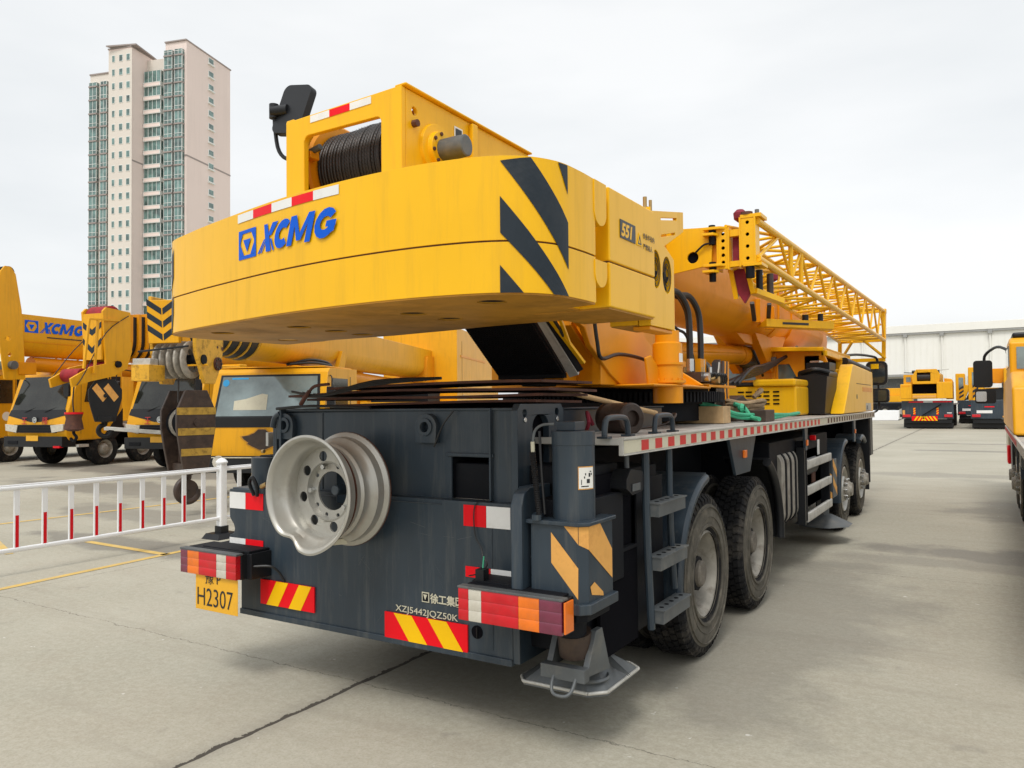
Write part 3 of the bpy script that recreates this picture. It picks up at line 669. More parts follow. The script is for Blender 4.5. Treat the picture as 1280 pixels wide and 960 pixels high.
# jack: housing with chamfered corner, cylinder, hose, foot
JX,JY=1.193,0.0
def cham(x0,x1,y0,y1,c): return [(x0,y0),(x1-c,y0),(x1,y0+c),(x1,y1),(x0,y1)]
def make_jack(sx):
    jj=MB(); hx=lambda x:x
    jj.prism(cham(1.02,1.315,-.15,.16,.035),None,'z',.79,1.155,GRY)
    jj.prism(cham(1.0,1.33,-.165,.175,.04),None,'z',1.155,1.175,GRY)
    jj.prism(cham(1.0,1.335,-.17,.18,.04),None,'z',.745,.795,GRY)
    jj.prism(cham(1.03,1.30,-.14,.15,.04),None,'z',.70,.745,GRYD)
    jo=P('jack_housing',jj,bevel=.006)
    s=MB()
    yb=-.1525; xr=1.3175
    s.add([(1.135,yb,1.12),(1.135,yb,.975),(1.276,yb,.815),(1.279,yb,.96)],[(0,1,2,3)],ORG)
    s.add([(1.205,yb,1.153),(1.279,yb,1.072),(1.279,yb,1.153)],[(0,1,2)],ORG)
    s.add([(1.2815,yb+.0015,1.153),(1.2815,yb+.0015,1.070),(xr,-.1155,1.045),(xr,-.1155,1.153)],[(0,1,2,3)],ORG)
    s.add([(xr,-.114,1.153),(xr,-.114,1.043),(xr,.145,.865),(xr,.145,1.01),(xr,.01,1.153)],[(0,1,2,3,4)],ORG)
    s.add([(xr,-.105,.87),(xr,-.06,.885),(xr,.035,.82),(xr,.04,.80),(xr,-.09,.83)],[(0,1,2,3,4)],ORG)
    # stripe over the chamfer and the right face
    s.add([(1.322,-.055,1.0),(1.322,.06,.86),(1.322,.06,.80),(1.322,-.055,.92)],[(0,1,2,3)],ORG) if 0 else None
    part('warning_stripe',s,jo,flat=True)
    s=MB().cyl((JX,JY-.02,1.17),(JX,JY-.02,1.585),.104,GRY,n=40).cyl((JX,JY-.02,1.53),(JX,JY-.02,1.60),.107,GRY,n=40).box(JX-.085,JX+.02,JY-.04,JY+.07,1.60,1.645,GRY)
    cyo=P('jack_cylinder',s,bevel=.004)
    s=MB(); c0=(JX,JY-.02)
    fn=lambda a,z:(c0[0]+.1065*math.cos(a),c0[1]+.1065*math.sin(a),z)
    s.surf(fn,R(-52),R(-2),1.322,1.432,8,2,ORG)
    fn2=lambda a,z:(c0[0]+.108*math.cos(a),c0[1]+.108*math.sin(a),z)
    s.surf(fn2,R(-50),R(-4),1.327,1.427,8,2,STK)
    fn3=lambda a,z:(c0[0]+.109*math.cos(a),c0[1]+.109*math.sin(a),z)
    for a0,z0,a1,z1,w in ((-44,1.345,-42,1.37,.5),(-44,1.335,-22,1.34,.4),(-36,1.375,-33,1.385,1),(-33,1.39,-30,1.40,1),(-28,1.352,-18,1.372,1),(-22,1.382,-16,1.40,1),(-14,1.39,-10,1.40,1),(-18,1.405,-12,1.41,1)):
        s.surf(fn3,R(a0),R(a1),z0,z1,3,1,INK)
    part('label',s,cyo,flat=True)
    # corrugated sleeve hose
    s=MB(); pth=[(1.13,-.10,1.635),(1.08,-.13,1.63),(1.05,-.15,1.60),(1.042,-.155,1.53)]
    s.tube(pth,.007,GRYL,8); s.cyl((1.042,-.155,1.50),(1.041,-.156,1.55),.010,CRM,n=10)
    z=1.50;k=0
    while z>1.19:
        t=(1.50-z)/.31; xx=1.041+.035*t; s.lathe([(0,.0125),(.004,.0165),(.008,.0125)],(xx,-.157,z),(0,0,-1),BLKM,10); z-=.0085
    s.tube([(1.041,-.157,1.50),(1.076,-.157,1.19)],.012,BLKM,8,smooth=False); s.tube([(1.06,-.12,1.60),(1.075,-.13,1.4),(1.09,-.13,1.2)],.007,BLKM,6)
    s.cyl((1.065,-.165,1.175),(1.065,-.165,1.20),.025,GRY,n=8)
    part('jack_hose',s,cyo)
    # foot: leg, yoke, dished pad
    s=MB(); F=(1.12,.26)
    s.cyl((1.165,0,.60),(1.165,0,.71),.07,GRYD,n=24).cyl((1.165,.04,.50),(1.165,.02,.61),.085,RUSTD,n=24)
    ft=P('jack_foot',s)
    s=MB(); ctr=Vector((1.045,.31,.41))
    o2=[(-.20,-.25),(.17,-.25),(.245,-.18),(.245,.22),(.17,.28),(-.20,.28),(-.245,.20),(-.245,-.19)]
    ang=[math.atan2(y,x) for x,y in o2]
    rad=[math.hypot(x,y) for x,y in o2]
    Z0=.30
    o=[Vector((ctr.x+r_*math.cos(a),ctr.y+r_*math.sin(a),Z0)) for a,r_ in zip(ang,rad)]
    i_=[Vector((ctr.x+.075*math.cos(a)+.04,ctr.y+.075*math.sin(a)-.06,Z0+.17)) for a in ang]
    n=8
    vs=o+i_+[p-Vector((0,0,.02)) for p in o]+[Vector((ctr.x+.04,ctr.y-.06,Z0+.17))]
    fs=[(k,(k+1)%n,n+(k+1)%n,n+k) for k in range(n)]+[(2*n+k,2*n+(k+1)%n,(k+1)%n,k) for k in range(n)]+[(n+k,n+(k+1)%n,3*n) for k in range(n)]+[tuple(2*n+k for k in reversed(range(n)))]
    s.add(vs,fs,GRYL)
    for k in range(0,8,2):
        a=(ang[k]+ang[k+1])/2
        s.add([ctr+Vector((.05*math.cos(a),.05*math.sin(a),.10)),ctr+Vector((.29*math.cos(a),.30*math.sin(a),-.08)),ctr+Vector((.05*math.cos(a),.05*math.sin(a),.0))],[(0,1,2)],GRYL)
    # rolled rim bead
    for k in range(n): s.cyl(o[k],o[(k+1)%n],.010,ALU,n=6)
    part('foot_pad',s,ft,bevel=.004)
    s=MB()
    for dx in (-.10,.10): s.hexa([(1.155+dx-.016,.05,.62),(1.155+dx+.016,.05,.62),(1.155+dx+.016,.12,.62),(1.155+dx-.016,.12,.62)],[(1.15+dx-.016,-.05,.42),(1.15+dx+.016,-.05,.42),(1.15+dx+.016,.22,.39),(1.15+dx-.016,.22,.39)],GRYL)
    s.box(1.03,1.27,-.085,-.03,.40,.465,GRYL).box(1.07,1.23,.02,.18,.41,.44,CRM)
    s.tube([(1.10,-.075,.42),(1.105,-.11,.37),(1.13,-.13,.345),(1.19,-.13,.345),(1.215,-.11,.37),(1.22,-.075,.42)],.009,GRYL,8)
    s.lathe([(0,.03),(.01,.10),(.02,.11),(.03,.10)],(1.17,.17,.33),(0,0,1),GRYL,20)
    part('yoke',s,ft,bevel=.003)
make_jack(1)
q=MB().lathe([(0,.105),(.02,.105),(.03,.09),(.012,.05),(.012,.001)],(1.035,-.03,.98),(-1,0,0),RUSTD,24)
for k in range(8): a=2*PI*k/8; q.cyl((1.01,-.03+.075*math.cos(a),.98+.075*math.sin(a)),(1.0,-.03+.075*math.cos(a),.98+.075*math.sin(a)),.009,GRYL,n=6)
P('access_cover',q)
# left jack column, seen as a dark post beside the tail
q=MB().cyl((-1.16,.12,1.15),(-1.16,.12,1.40),.10,GRY).box(-1.31,-1.0,.12,.25,.75,1.155,GRY).box(-1.37,-1.0,.01,.3,1.19,1.20,GRY).bar((-.99,.06,1.2),(-.99,.06,1.60),.035,.05,GRY).tube([(-1.0,.03,1.6),(-.98,.03,1.66),(-.93,.03,1.69)],.02,GRY,8)
P('jack_cylinder',q,bevel=.006)
q=MB().tube([(-1.12,-.02,1.16),(-1.14,-.04,1.24),(-1.10,-.05,1.28),(-1.07,-.04,1.22),(-1.08,-.03,1.16)],.012,BLK,8).cyl((-1.05,-.02,1.22),(-1.0,-.02,1.24),.016,BRS,n=10).cyl((-1.02,-.04,1.45),(-1.0,-.04,1.45),.012,BRS,n=8); P('hose_fitting',q)

# reflective films on the tail
def film(name,segs,z0,z1,par,y=-.003):
    q=MB()
    for x0,x1,m in segs: q.box(x0,x1,y-.001,y+.001,z0,z1,m)
    return part(name,q,par,flat=True)
film('reflective_strip',[(.52,.665,RED),(.667,.815,WHT)],1.085,1.198,tpo)
film('reflective_strip',[(.53,.69,RED),(.692,.818,WHT)],.815,.872,tpo)
film('reflective_strip',[(-1.38,-1.225,WHT),(-1.223,-1.055,RED)],1.065,1.172,tpo)
film('reflective_strip',[(-1.38,-1.225,WHT),(-1.223,-1.055,RED)],.815,.872,tpo)
def hazard(x0,x1,z0,z1,flip):
    q=MB().box(x0,x1,-.012,-.004,z0,z1,RED); h=z1-z0; w=x1-x0
    for k in range(2):
        a=x0+w*(.12+.42*k); b=a+w*.22; s_=w*.19
        pts=[(a,z0),(b,z0),(b+s_,z1),(a+s_,z1)] if flip else [(a+s_,z0),(b+s_,z0),(b,z1),(a,z1)]
        q.prism(pts,None,'y',-.0145,-.0125,HYEL)
    return part('hazard_board',q,tpo)
hazard(-1.07,-.59,.475,.63,True); hazard(-.03,.545,.415,.56,False)
q=MB()
q.box(.235,.285,-.006,-.002,.645,.70,CRM); q.box(.241,.279,-.0075,-.0055,.651,.694,GRYD); q.prism([(.247,.688),(.273,.688),(.26,.658)],None,'y',-.009,-.0075,CRM)
M=Matrix.Translation((.292,-.004,.650))@Matrix.Rotation(PI/2,4,'X')
q.text('徐工集团',M,.056,CRM,.003,bold=.0012)
M=Matrix.Translation((.045,-.004,.572))@Matrix.Rotation(PI/2,4,'X')@Matrix.Rotation(R(-0.5),4,'Z')
q.text('XZJ5442JQZ50K',M,.050,CRM,.003,sx=1.24)
part('maker_lettering',q,tpo,flat=True)
q=MB()
q.tube([(-.92,-.002,1.19),(-.4,-.0025,1.192),(.37,-.002,1.191)],.004,GRY,5,smooth=False).tube([(-.60,.072,1.69),(-.60,.072,1.22)],.004,GRY,5,smooth=False).tube([(.70,-.001,1.2),(.70,-.001,.45)],.003,GRY,5,smooth=False)
part('weld_seam',q,tpo)
q=MB(); random.seed(21)
for k in range(46):
    x=random.uniform(-1.2,.8); z=random.uniform(.45,1.15); l=random.uniform(.02,.11); a=random.uniform(-1.2,1.2); w_=random.uniform(.0008,.0018)
    if -.6<x<.15 and z>.9: continue
    dx,dz=l*math.cos(a),l*math.sin(a); q.add([(x,-.0012,z),(x+dx,-.0012,z+dz),(x+dx,-.0012,z+dz+w_),(x,-.0012,z+w_)],[(0,1,2,3)],GRYL)
part1('paint_scratch',q,tpo,flat=True)
q=MB().cyl((.60,-.004,.53),(.60,.002,.53),.035,VOID,n=16).tube([(.60,-.004,.5),(.61,-.02,.56)],.004,BLK,6); part('cable_hole',q,tpo)
# lamps
def tail_lamp(x0,x1,segs,z0,z1,y):
    q=MB().box(x0-.004,x1+.006,y+.035,y+.11,z0-.004,z1+.004,BLK).box(x0+.02,x1-.02,y+.05,y+.24,z1,z1+.015,GRYD).box(x0-.004,x1+.008,y-.004,y+.05,z1,z1+.012,GRYL)
    lo=P('tail_lamp',q,bevel=.003)
    x=x0
    for w,m in segs:
        l=MB(); X=x0+(x1-x0)*w[0]; X2=x0+(x1-x0)*w[1]
        H=(z1-z0)/3
        for k in range(3):
            za=z0+H*k; o=[(y+.035,za+.001),(y+.0015,za+.0003),(y,za+H*.10),(y,za+H*.86),(y+.002,za+H-.0003),(y+.035,za+H-.001)]
            l.prism(o,None,'x',X+.0008,X2-.0008,m)
        part('lens',l,lo)
    return lo
rl=tail_lamp(.665,1.245,[((0,.105),LRED),((.105,.235),LCLR),((.235,.60),LRED),((.60,.795),LAMB),((.795,1),LMAR)],.668,.825,-.26)
part('side_marker',MB().box(1.252,1.262,-.255,-.17,.675,.82,LAMB),rl,bevel=.003)
ll=tail_lamp(-1.565,-1.025,[((0,.13),LMAR),((.13,.34),LAMB),((.34,.66),LRED),((.66,.83),LCLR),((.83,1),LRED)],.668,.815,-.24)
q=MB().box(.64,1.0,-.18,-.001,.70,.72,GRYD).box(.68,1.0,-.16,-.001,.83,.845,GRYD).box(-1.45,-1.0,-.16,.05,.82,.835,GRYD).box(-1.35,-.98,-.16,.0,.66,.82,BLK)
P('lamp_bracket',q,bevel=.003)
# loose wire and relay on the right lamp
q=MB().tube([(.66,.03,1.215),(.60,-.01,1.20),(.60,-.015,1.05),(.64,-.015,.98),(.66,-.03,.94),(.70,-.05,.90),(.69,-.12,.87),(.64,-.13,.855)],.0035,BLKM,5).box(.70,.75,-.16,-.11,.845,.90,BLK).tube([(.72,-.12,.90),(.71,-.1,.93),(.70,-.08,.95)],.004,STRAP,5)
q.tube([(-.99,-.14,.74),(-.90,-.08,.74),(-.87,-.04,.70),(-.85,-.01,.64)],.008,BLKM,6)
P('lamp_wire',q)
# number plate
q=MB().box(-1.435,-1.03,-.222,-.218,.445,.665,PLATE)
npo=P('number_plate',q,bevel=.002)
q=MB()
M=Matrix.Translation((-1.425,-.2235,.475))@Matrix.Rotation(PI/2,4,'X')
q.text('H2307',M,.162,INK,.002,sx=.80,bold=-.001)
M=Matrix.Translation((-1.34,-.2235,.620))@Matrix.Rotation(PI/2,4,'X')
q.text('豫 P',M,.085,INK,.002)
part('plate_lettering',q,npo,flat=True)
# deck
dk=MB()
dk.box(-1.31,1.31,.30,8.6,1.515,1.55,DECK).box(-1.31,1.31,8.6,10.72,1.50,1.548,DECK).box(.2,1.31,.26,.30,1.515,1.551,ALU)
dk.box(-1.0,.595,.58,2.2,1.50,1.74,GRYD)
dko=P('deck',dk,bevel=.004)
q=MB().box(1.31,1.335,.26,10.75,1.462,1.556,ALU).box(1.335,1.345,.26,10.75,1.544,1.556,ALU).box(1.335,1.343,.26,10.75,1.462,1.468,ALU); q.box(-1.335,-1.31,.26,10.75,1.462,1.556,ALU)
part('deck_edge',q,dko,bevel=.002)
q=MB(); y=.30; q.box(1.3362,1.3372,.27,10.7,1.474,1.538,CRM)
k=0; y=.50
while y<10.6:
    if not 5.72<y<6.05: q.box(1.3376,1.3384,y,y+.105,1.478,1.534,RDM if y<6 else RUST)
    y+=.205
part('reflective_strip',q,dko,flat=True)
# deck handles
for y0 in (.24,.95):
    q=MB().tube([(1.24,y0,1.55),(1.24,y0+.01,1.62),(1.24,y0+.05,1.655),(1.24,y0+.25,1.655),(1.24,y0+.30,1.62),(1.24,y0+.31,1.55)],.016,GRY,10).box(1.21,1.27,y0-.03,y0+.03,1.551,1.562,GRY).box(1.21,1.27,y0+.28,y0+.34,1.551,1.562,GRY)
    part('grab_handle',q,dko)
# upright box behind the deck, longitudinal beam of the frame
q=MB().box(.60,.78,.45,2.3,1.552,1.70,GRY).box(.60,.80,.5,2.3,1.70,1.712,GRY); P('frame_beam',q,bevel=.006)
# ladder
q=MB()
q.tube([(1.30,.645,1.47),(1.30,.655,1.0),(1.30,.70,.47)],.022,GRY,10).tube([(1.30,1.02,1.47),(1.30,1.03,1.0),(1.30,1.08,.62)],.020,GRY,10)
lo=P('ladder',q)
for i,(z,dy) in enumerate(((1.10,0),(.80,.02),(.50,.05))):
    q=MB().box(1.285,1.37,.66+dy,1.10+dy,z,z+.075,GRYL).box(1.285,1.38,.655+dy,1.105+dy,z+.07,z+.078,GRYL)
    for k in range(5): q.cyl((1.335,.72+dy+.08*k,z+.079),(1.335,.72+dy+.08*k,z+.0805),.014,VOID,n=10)
    part('step',q,lo,bevel=.004)
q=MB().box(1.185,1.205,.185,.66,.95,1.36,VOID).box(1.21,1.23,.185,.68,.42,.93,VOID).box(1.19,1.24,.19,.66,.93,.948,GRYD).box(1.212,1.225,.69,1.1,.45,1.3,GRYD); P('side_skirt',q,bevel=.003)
q=MB().prism([(.38,1.33),(.44,1.38),(.60,1.36),(.66,1.30),(.60,1.25),(.46,1.24),(.38,1.28)],None,'x',1.20,1.30,BLK).cyl((1.25,.5,1.38),(1.25,.5,1.47),.014,GRYL).box(1.302,1.305,.45,.56,1.26,1.30,GRYL); P('work_lamp',q,bevel=.004)
# wheels
def tyre(x0,x1,Rr=.55,rim=.29):
    w=x1-x0; t=MB()
    prof=[(0.02,rim),(0,rim+.03),(-.012,rim+.12),(0.0,Rr-.07),(.018,Rr-.025),(.045,Rr-.014),(w-.045,Rr-.014),(w-.018,Rr-.025),(w,Rr-.07),(w+.012,rim+.12),(w,rim+.03),(w-.02,rim)]
    t.lathe(prof,(x0,0,0),(1,0,0),RUB,72)
    # dusty sidewall ring with raised bead lines
    for a,b in ((rim+.035,rim+.055),(rim+.10,rim+.105),(rim+.165,rim+.172)):
        t.lathe([(w+.004,a),(w+.0145,a+.002),(w+.0145,b-.002),(w+.004,b)],(x0,0,0),(1,0,0),RUBS,72)
    t.lathe([(w+.0005,rim+.03),(w+.0125,rim+.12),(w+.0005,Rr-.07)],(x0,0,0),(1,0,0),RUBS,72)
    n=52
    for row in range(5):
        xa=x0+.022+(w-.044)*row/5+.004; xb=xa+(w-.044)/5-.010
        for k in range(n):
            a0=2*PI*(k+.5*(row%2))/n; da=2*PI/n*.36
            r0=Rr-.02; r1=Rr
            b=[];tt=[]
            for (x,a) in ((xa,a0-da),(xb,a0-da+.02*(1 if row<2 else -1)),(xb,a0+da+.02*(1 if row<2 else -1)),(xa,a0+da)):
                b.append((x,r0*math.cos(a),r0*math.sin(a))); tt.append((x,r1*math.cos(a),r1*math.sin(a)))
            t.hexa(b,tt,RUB)
    for k in range(n):   # shoulder lugs
        a0=2*PI*k/n; da=2*PI/n*.30
        for xs,s_ in ((x1-.012,1),(x0+.012,-1)):
            b=[(xs-.02*s_,(Rr-.005)*math.cos(a0-da),(Rr-.005)*math.sin(a0-da)),(xs+.010*s_,(Rr-.035)*math.cos(a0-da),(Rr-.035)*math.sin(a0-da)),(xs+.010*s_,(Rr-.035)*math.cos(a0+da),(Rr-.035)*math.sin(a0+da)),(xs-.02*s_,(Rr-.005)*math.cos(a0+da),(Rr-.005)*math.sin(a0+da))]
            c=[(xs-.02*s_,(Rr-.05)*math.cos(a0-da),(Rr-.05)*math.sin(a0-da)),(xs+.012*s_,(Rr-.075)*math.cos(a0-da),(Rr-.075)*math.sin(a0-da)),(xs+.012*s_,(Rr-.075)*math.cos(a0+da),(Rr-.075)*math.sin(a0+da)),(xs-.02*s_,(Rr-.05)*math.cos(a0+da),(Rr-.05)*math.sin(a0+da))]
            t.hexa(b,c,RUB)
    return t
def make_wheel(kind):
    e=bpy.data.objects.new('wheel',None); COL.objects.link(e); e.parent=crane
    part('tyre',tyre(.98,1.26),e,sharp=28)
    if kind=='rear':
        part('tyre',tyre(.60,.88),e,sharp=28)
        r=MB().lathe([(0,.285),(-.012,.300),(-.02,.285),(-.06,.262),(-.165,.245)],(1.255,0,0),(1,0,0),SILD,56).lathe([(-.165,.245),(-.19,.20),(-.20,.10),(-.20,.001)],(1.255,0,0),(1,0,0),HUBD,56)
        for k in range(8): a=2*PI*k/8+.2; r.cyl((1.055,.17*math.cos(a),.17*math.sin(a)),(1.068,.17*math.cos(a),.17*math.sin(a)),.032,VOID,n=14)
        part('rim',r,e)
        h=MB().lathe([(0,.115),(.08,.115),(.10,.10),(.17,.088),(.18,.075),(.182,.001)],(1.05,0,0),(1,0,0),HUBD,32)
        for k in range(10): a=2*PI*k/10; h.cyl((1.055,.135*math.cos(a),.135*math.sin(a)),(1.10,.135*math.cos(a),.135*math.sin(a)),.014,SILD,n=6)
        part('hub',h,e)
    else:
        r=MB().lathe([(0,.285),(.012,.300),(.02,.285),(-.02,.262),(-.10,.25),(-.08,.21),(.0,.17),(.02,.16),(.02,.001)],(1.255,0,0),(1,0,0),SIL,56)
        for k in range(8): a=2*PI*k/8; r.cyl((1.18,.225*math.cos(a),.225*math.sin(a)),(1.21,.225*math.cos(a),.225*math.sin(a)),.026,VOID,n=12)
        part('rim',r,e)
        h=MB().lathe([(0,.11),(.06,.105),(.075,.09),(.10,.085),(.105,.001)],(1.27,0,0),(1,0,0),SILD,28)
        for k in range(10): a=2*PI*k/10; h.cyl((1.27,.137*math.cos(a),.137*math.sin(a)),(1.325,.137*math.cos(a),.137*math.sin(a)),.013,CHRM,n=6); h.cyl((1.27,.137*math.cos(a),.137*math.sin(a)),(1.295,.137*math.cos(a),.137*math.sin(a)),.02,SILD,n=6)
        part('hub',h,e)
    return e
wr=make_wheel('rear'); wr.location=(0,1.85,.55)
w=copy_tree(wr,crane); w.location=(0,3.25,.55); w.rotation_euler=(.3,0,0)
for y in (1.85,3.25):
    w=copy_tree(wr,crane); w.location=(0,y,.55); w.rotation_euler=(.2,0,PI)
wf_=make_wheel('front'); wf_.location=(0,7.85,.55)
w=copy_tree(wf_,crane); w.location=(0,9.45,.55); w.rotation_euler=(.25,0,0)
for y in (7.85,9.45):
    w=copy_tree(wf_,crane); w.location=(0,y,.55); w.rotation_euler=(.1,0,PI)
# mudguards
def guard(cy,cz,r0,a0,a1,x0,x1,m=GRY):
    q=MB(); n=14
    for k in range(n):
        A=R(a0+(a1-a0)*k/n);B=R(a0+(a1-a0)*(k+1)/n)
        f=lambda a,r:(cy+r*math.cos(a),cz+r*math.sin(a))
        for (ra,rb,xa,xb) in ((r0,r0+.02,x0,x1),(r0-.05,r0+.0,x1-.035,x1)):
            p=[f(A,ra),f(B,ra),f(B,rb),f(A,rb)]
            q.hexa([(xa,*p[0]),(xb,*p[0]),(xb,*p[3]),(xa,*p[3])],[(xa,*p[1]),(xb,*p[1]),(xb,*p[2]),(xa,*p[2])],m)
    pts=[(x1-.015,cy+(r0-.02)*math.cos(R(a0+(a1-a0)*k/10)),cz+(r0-.02)*math.sin(R(a0+(a1-a0)*k/10))) for k in range(11)]
    q.tube(pts,.038,m,10)
    return q
P('mudguard',guard(1.85,.55,.70,100,185,.95,1.30),sharp=60)
P('mudguard',guard(7.85,.55,.66,90,190,.95,1.30),sharp=60); P('mudguard',guard(9.45,.55,.66,60,115,.95,1.30),sharp=60)
q=MB().box(.9,1.30,10.28,10.33,.42,1.45,BLK).box(.9,1.31,10.33,10.65,.85,1.46,BLK).box(1.0,1.28,10.3,10.34,.30,.45,BLKM); P('mudflap',q,bevel=.006)
# hanging brackets with marker lamps
for y0,y1,z0 in ((2.28,3.05,1.18),(5.05,5.22,1.22),(8.55,8.75,1.15)):
    w_=(y1-y0); q=MB().prism([(y0,1.46),(y1,1.46),(y1-w_*.25,z0),(y0+w_*.22,z0)],None,'x',1.28,1.305,GRY)
    bo=P('marker_bracket',q,bevel=.004); cy=(y0+y1)/2
    part('marker_lamp',MB().box(1.306,1.325,cy-.035,cy+.035,1.30,1.36,LAMB) if w_>.5 else MB().box(1.306,1.32,cy-.03,cy+.03,1.27,1.33,LAMB),bo,bevel=.004)
# fuel tank behind the second axle
q=MB().prism(rrect(.70,1.24,.50,1.26,.14,6),None,'y',4.25,5.0,SILD); fo=P('fuel_tank',q,bevel=.006)
q=MB()
for y in (4.4,4.62,4.84):
    o=rrect(.69,1.25,.49,1.27,.15,6); i_=rrect(.70,1.24,.50,1.26,.14,6); part('strap',MB().prism(o,[i_],'y',y,y+.05,GRYD),fo); part('filler_cap',MB().cyl((1.0,4.7,1.26),(1.0,4.7,1.31),.05,GRYL),fo)
q=guard(3.25,.55,.72,-5,70,.9,1.30,BLK); q.box(1.22,1.30,5.03,5.08,.45,1.25,BLK); P('tank_guard',q,sharp=60)
# side guard rails
q=MB().box(1.20,1.30,5.12,5.17,.48,1.32,GRYD).box(1.20,1.30,6.5,6.55,.5,1.1,GRYD)
so=P('side_guard',q,bevel=.004)
for z in (1.015,.74,.46): part('rail',MB().prism(rrect(1.27,1.31,z,z+.095,.012,3),None,'y',5.17,6.62,ALU),so)
q=MB().box(.9,1.2,5.2,6.5,.55,1.2,GRYD).cyl((1.1,5.4,1.0),(1.1,6.2,1.0),.14,BLK).box(1.2,1.215,5.9,6.1,.8,1.0,RUST).box(1.2,1.21,6.3,6.42,1.1,1.28,STK).cyl((1.2,5.9,1.32),(1.26,5.9,1.32),.03,RED).cyl((1.2,6.0,1.32),(1.24,6.0,1.32),.02,STRAP); P('battery_box',q,bevel=.006)
q=MB().box(1.05,1.31,6.68,6.98,.55,1.02,GRY); jo2=P('jack_housing',q,bevel=.008)
q=MB()
for k in range(2): z=.62+.22*k; q.add([(1.312,6.69,z+.10),(1.312,6.97,z-.06),(1.312,6.97,z+.04),(1.312,6.69,z+.20)],[(0,1,2,3)],ORG); q.add([(1.07,6.677,z+.04),(1.30,6.677,z-.10),(1.30,6.677,z),(1.07,6.677,z+.14)],[(0,1,2,3)],ORG)
part('warning_stripe',q,jo2,flat=True)
q=MB(); c0=Vector((1.17,6.8,.30))
o=[c0+Vector((.34*math.cos(a),.42*math.sin(a),-.08)) for a in [2*PI*(k+.5)/8 for k in range(8)]]
i_=[c0+Vector((.1*math.cos(a),.1*math.sin(a),.04)) for a in [2*PI*(k+.5)/8 for k in range(8)]]
q.add(o+i_,[(k,(k+1)%8,8+(k+1)%8,8+k) for k in range(8)]+[tuple(range(8,16)),tuple(reversed(range(8)))],GRYL).cyl(c0,c0+Vector((0,0,.25)),.07,GRYL)
P('jack_foot',q)
# --- cab and engine hood
cb=MB()
YB=8.25
cb.prism([(-1.28,1.56),(1.02,1.56),(1.02,2.30),(.96,2.46),(-1.1,2.56),(-1.28,2.4)],[[(-.55,2.06),(.02,2.06),(-.06,2.34),(-.55,2.38)],[(.34,2.04),(.62,2.04),(.50,2.28),(.34,2.28)]],'y',YB,YB+.05,YELD)
cb.prism([(-1.30,2.52),(.98,2.44),(1.0,2.50),(-1.28,2.60)],None,'y',8.1,10.6,YEL)
cb.prism([(8.25,2.46),(8.25,2.38),(10.6,2.36),(10.6,2.44)],None,'x',.93,1.02,YEL)
cb.prism([(8.25,2.0),(8.42,2.0),(8.42,2.40),(8.25,2.40)],None,'x',.70,.92,YEL)
cb.box(.92,1.02,9.6,10.6,1.56,2.42,YEL).box(-1.30,-1.2,8.25,10.6,1.56,2.5,YEL).box(-1.25,1.0,10.55,10.62,1.56,1.95,YEL).box(-1.25,1.0,10.55,10.6,2.4,2.5,YEL)
cb.box(.25,.31,8.22,8.26,1.56,2.45,YELD)
cbo=P('cab',cb,bevel=.012)
q=MB().box(-.56,.03,8.262,8.27,2.05,2.39,GLASS).box(.33,.63,8.262,8.27,2.03,2.29,GLASS).box(-1.2,.98,10.57,10.58,1.95,2.42,GLASS); part('window',q,cbo)
q=MB().box(-.1,.35,8.6,9.0,1.6,2.25,BLK).box(.45,.75,8.7,9.1,1.6,2.2,BLK); part('seat',q,cbo,bevel=.04)
q=MB().box(-.45,.95,8.20,8.24,1.56,1.90,YEL)
for x in (-.38,-.28,.55,.66): 
    for z in (1.66,1.71,1.76,1.81): q.box(x,x+.07,8.194,8.199,z,z+.02,VOID)
q2=MB().box(-.60,.92,6.6,8.15,1.56,1.93,YEL).box(.40,.92,6.55,8.1,1.93,2.02,YEL)
hoo=P('engine_hood',q2,bevel=.03,seg=3)
q=MB()
for x in (-.28,-.16,.20,.30,.42,.52,.64):
    for z in (1.70,1.75,1.80,1.85): q.box(x,x+.075,6.59,6.598,z,z+.02,VOID)
part('louvre',q,hoo)
P('hood_pad',MB().prism([(-.6,1.935),(.38,1.935),(.38,1.99),(-.35,2.0)],None,'y',6.7,7.6,BLKM),bevel=.02)
# black intake duct and cooling pack
q=MB().prism([(.74,1.57),(1.12,1.57),(1.16,2.06),(1.0,2.10),(.74,2.06)],None,'y',7.35,8.15,BLK).cyl((.55,7.2,1.78),(.80,7.4,1.80),.12,BLK,n=20).prism(rrect(.76,1.16,2.05,2.15,.04),None,'y',7.5,8.2,BLK)
ido=P('air_intake',q,bevel=.02); 
q=MB().tube([(.82,7.45,2.12),(1.0,7.42,2.16),(1.16,7.5,2.12)],.03,BLKM,8).box(.85,1.15,7.6,8.1,2.15,2.26,BLK).box(.9,1.02,7.62,7.9,2.26,2.285,CHRM); part('duct_clamp',q,ido)
# yellow corner shroud at the front right
q=MB()
pl=[(7.72,1.562),(8.55,2.22),(8.70,2.27),(10.85,2.22),(10.9,2.1),(10.9,1.562)]
q.prism(pl,None,'x',1.12,1.30,YEL).prism([(1.0,8.6),(1.28,8.6),(1.28,10.88),(1.0,10.88)],None,'z',2.1,2.2,YEL)
sho=P('corner_shroud',q,bevel=.02,seg=3)
q=MB().box(1.302,1.306,9.95,10.55,1.58,1.70,ALU); M=Matrix.Translation((1.3065,10.0,1.60))@Matrix.Rotation(PI/2,4,'Z')@Matrix.Rotation(PI/2,4,'X'); q.text('50K',M,.09,INK,.001,bold=.002)
part('badge',q,sho,flat=True)
q=MB().box(1.3005,1.3025,8.95,10.6,1.99,1.998,RUST).box(1.3005,1.303,9.6,10.75,1.88,1.95,YELD).cyl((1.30,8.98,1.80),(1.304,8.98,1.80),.035,INK); part('panel_gap',q,sho)
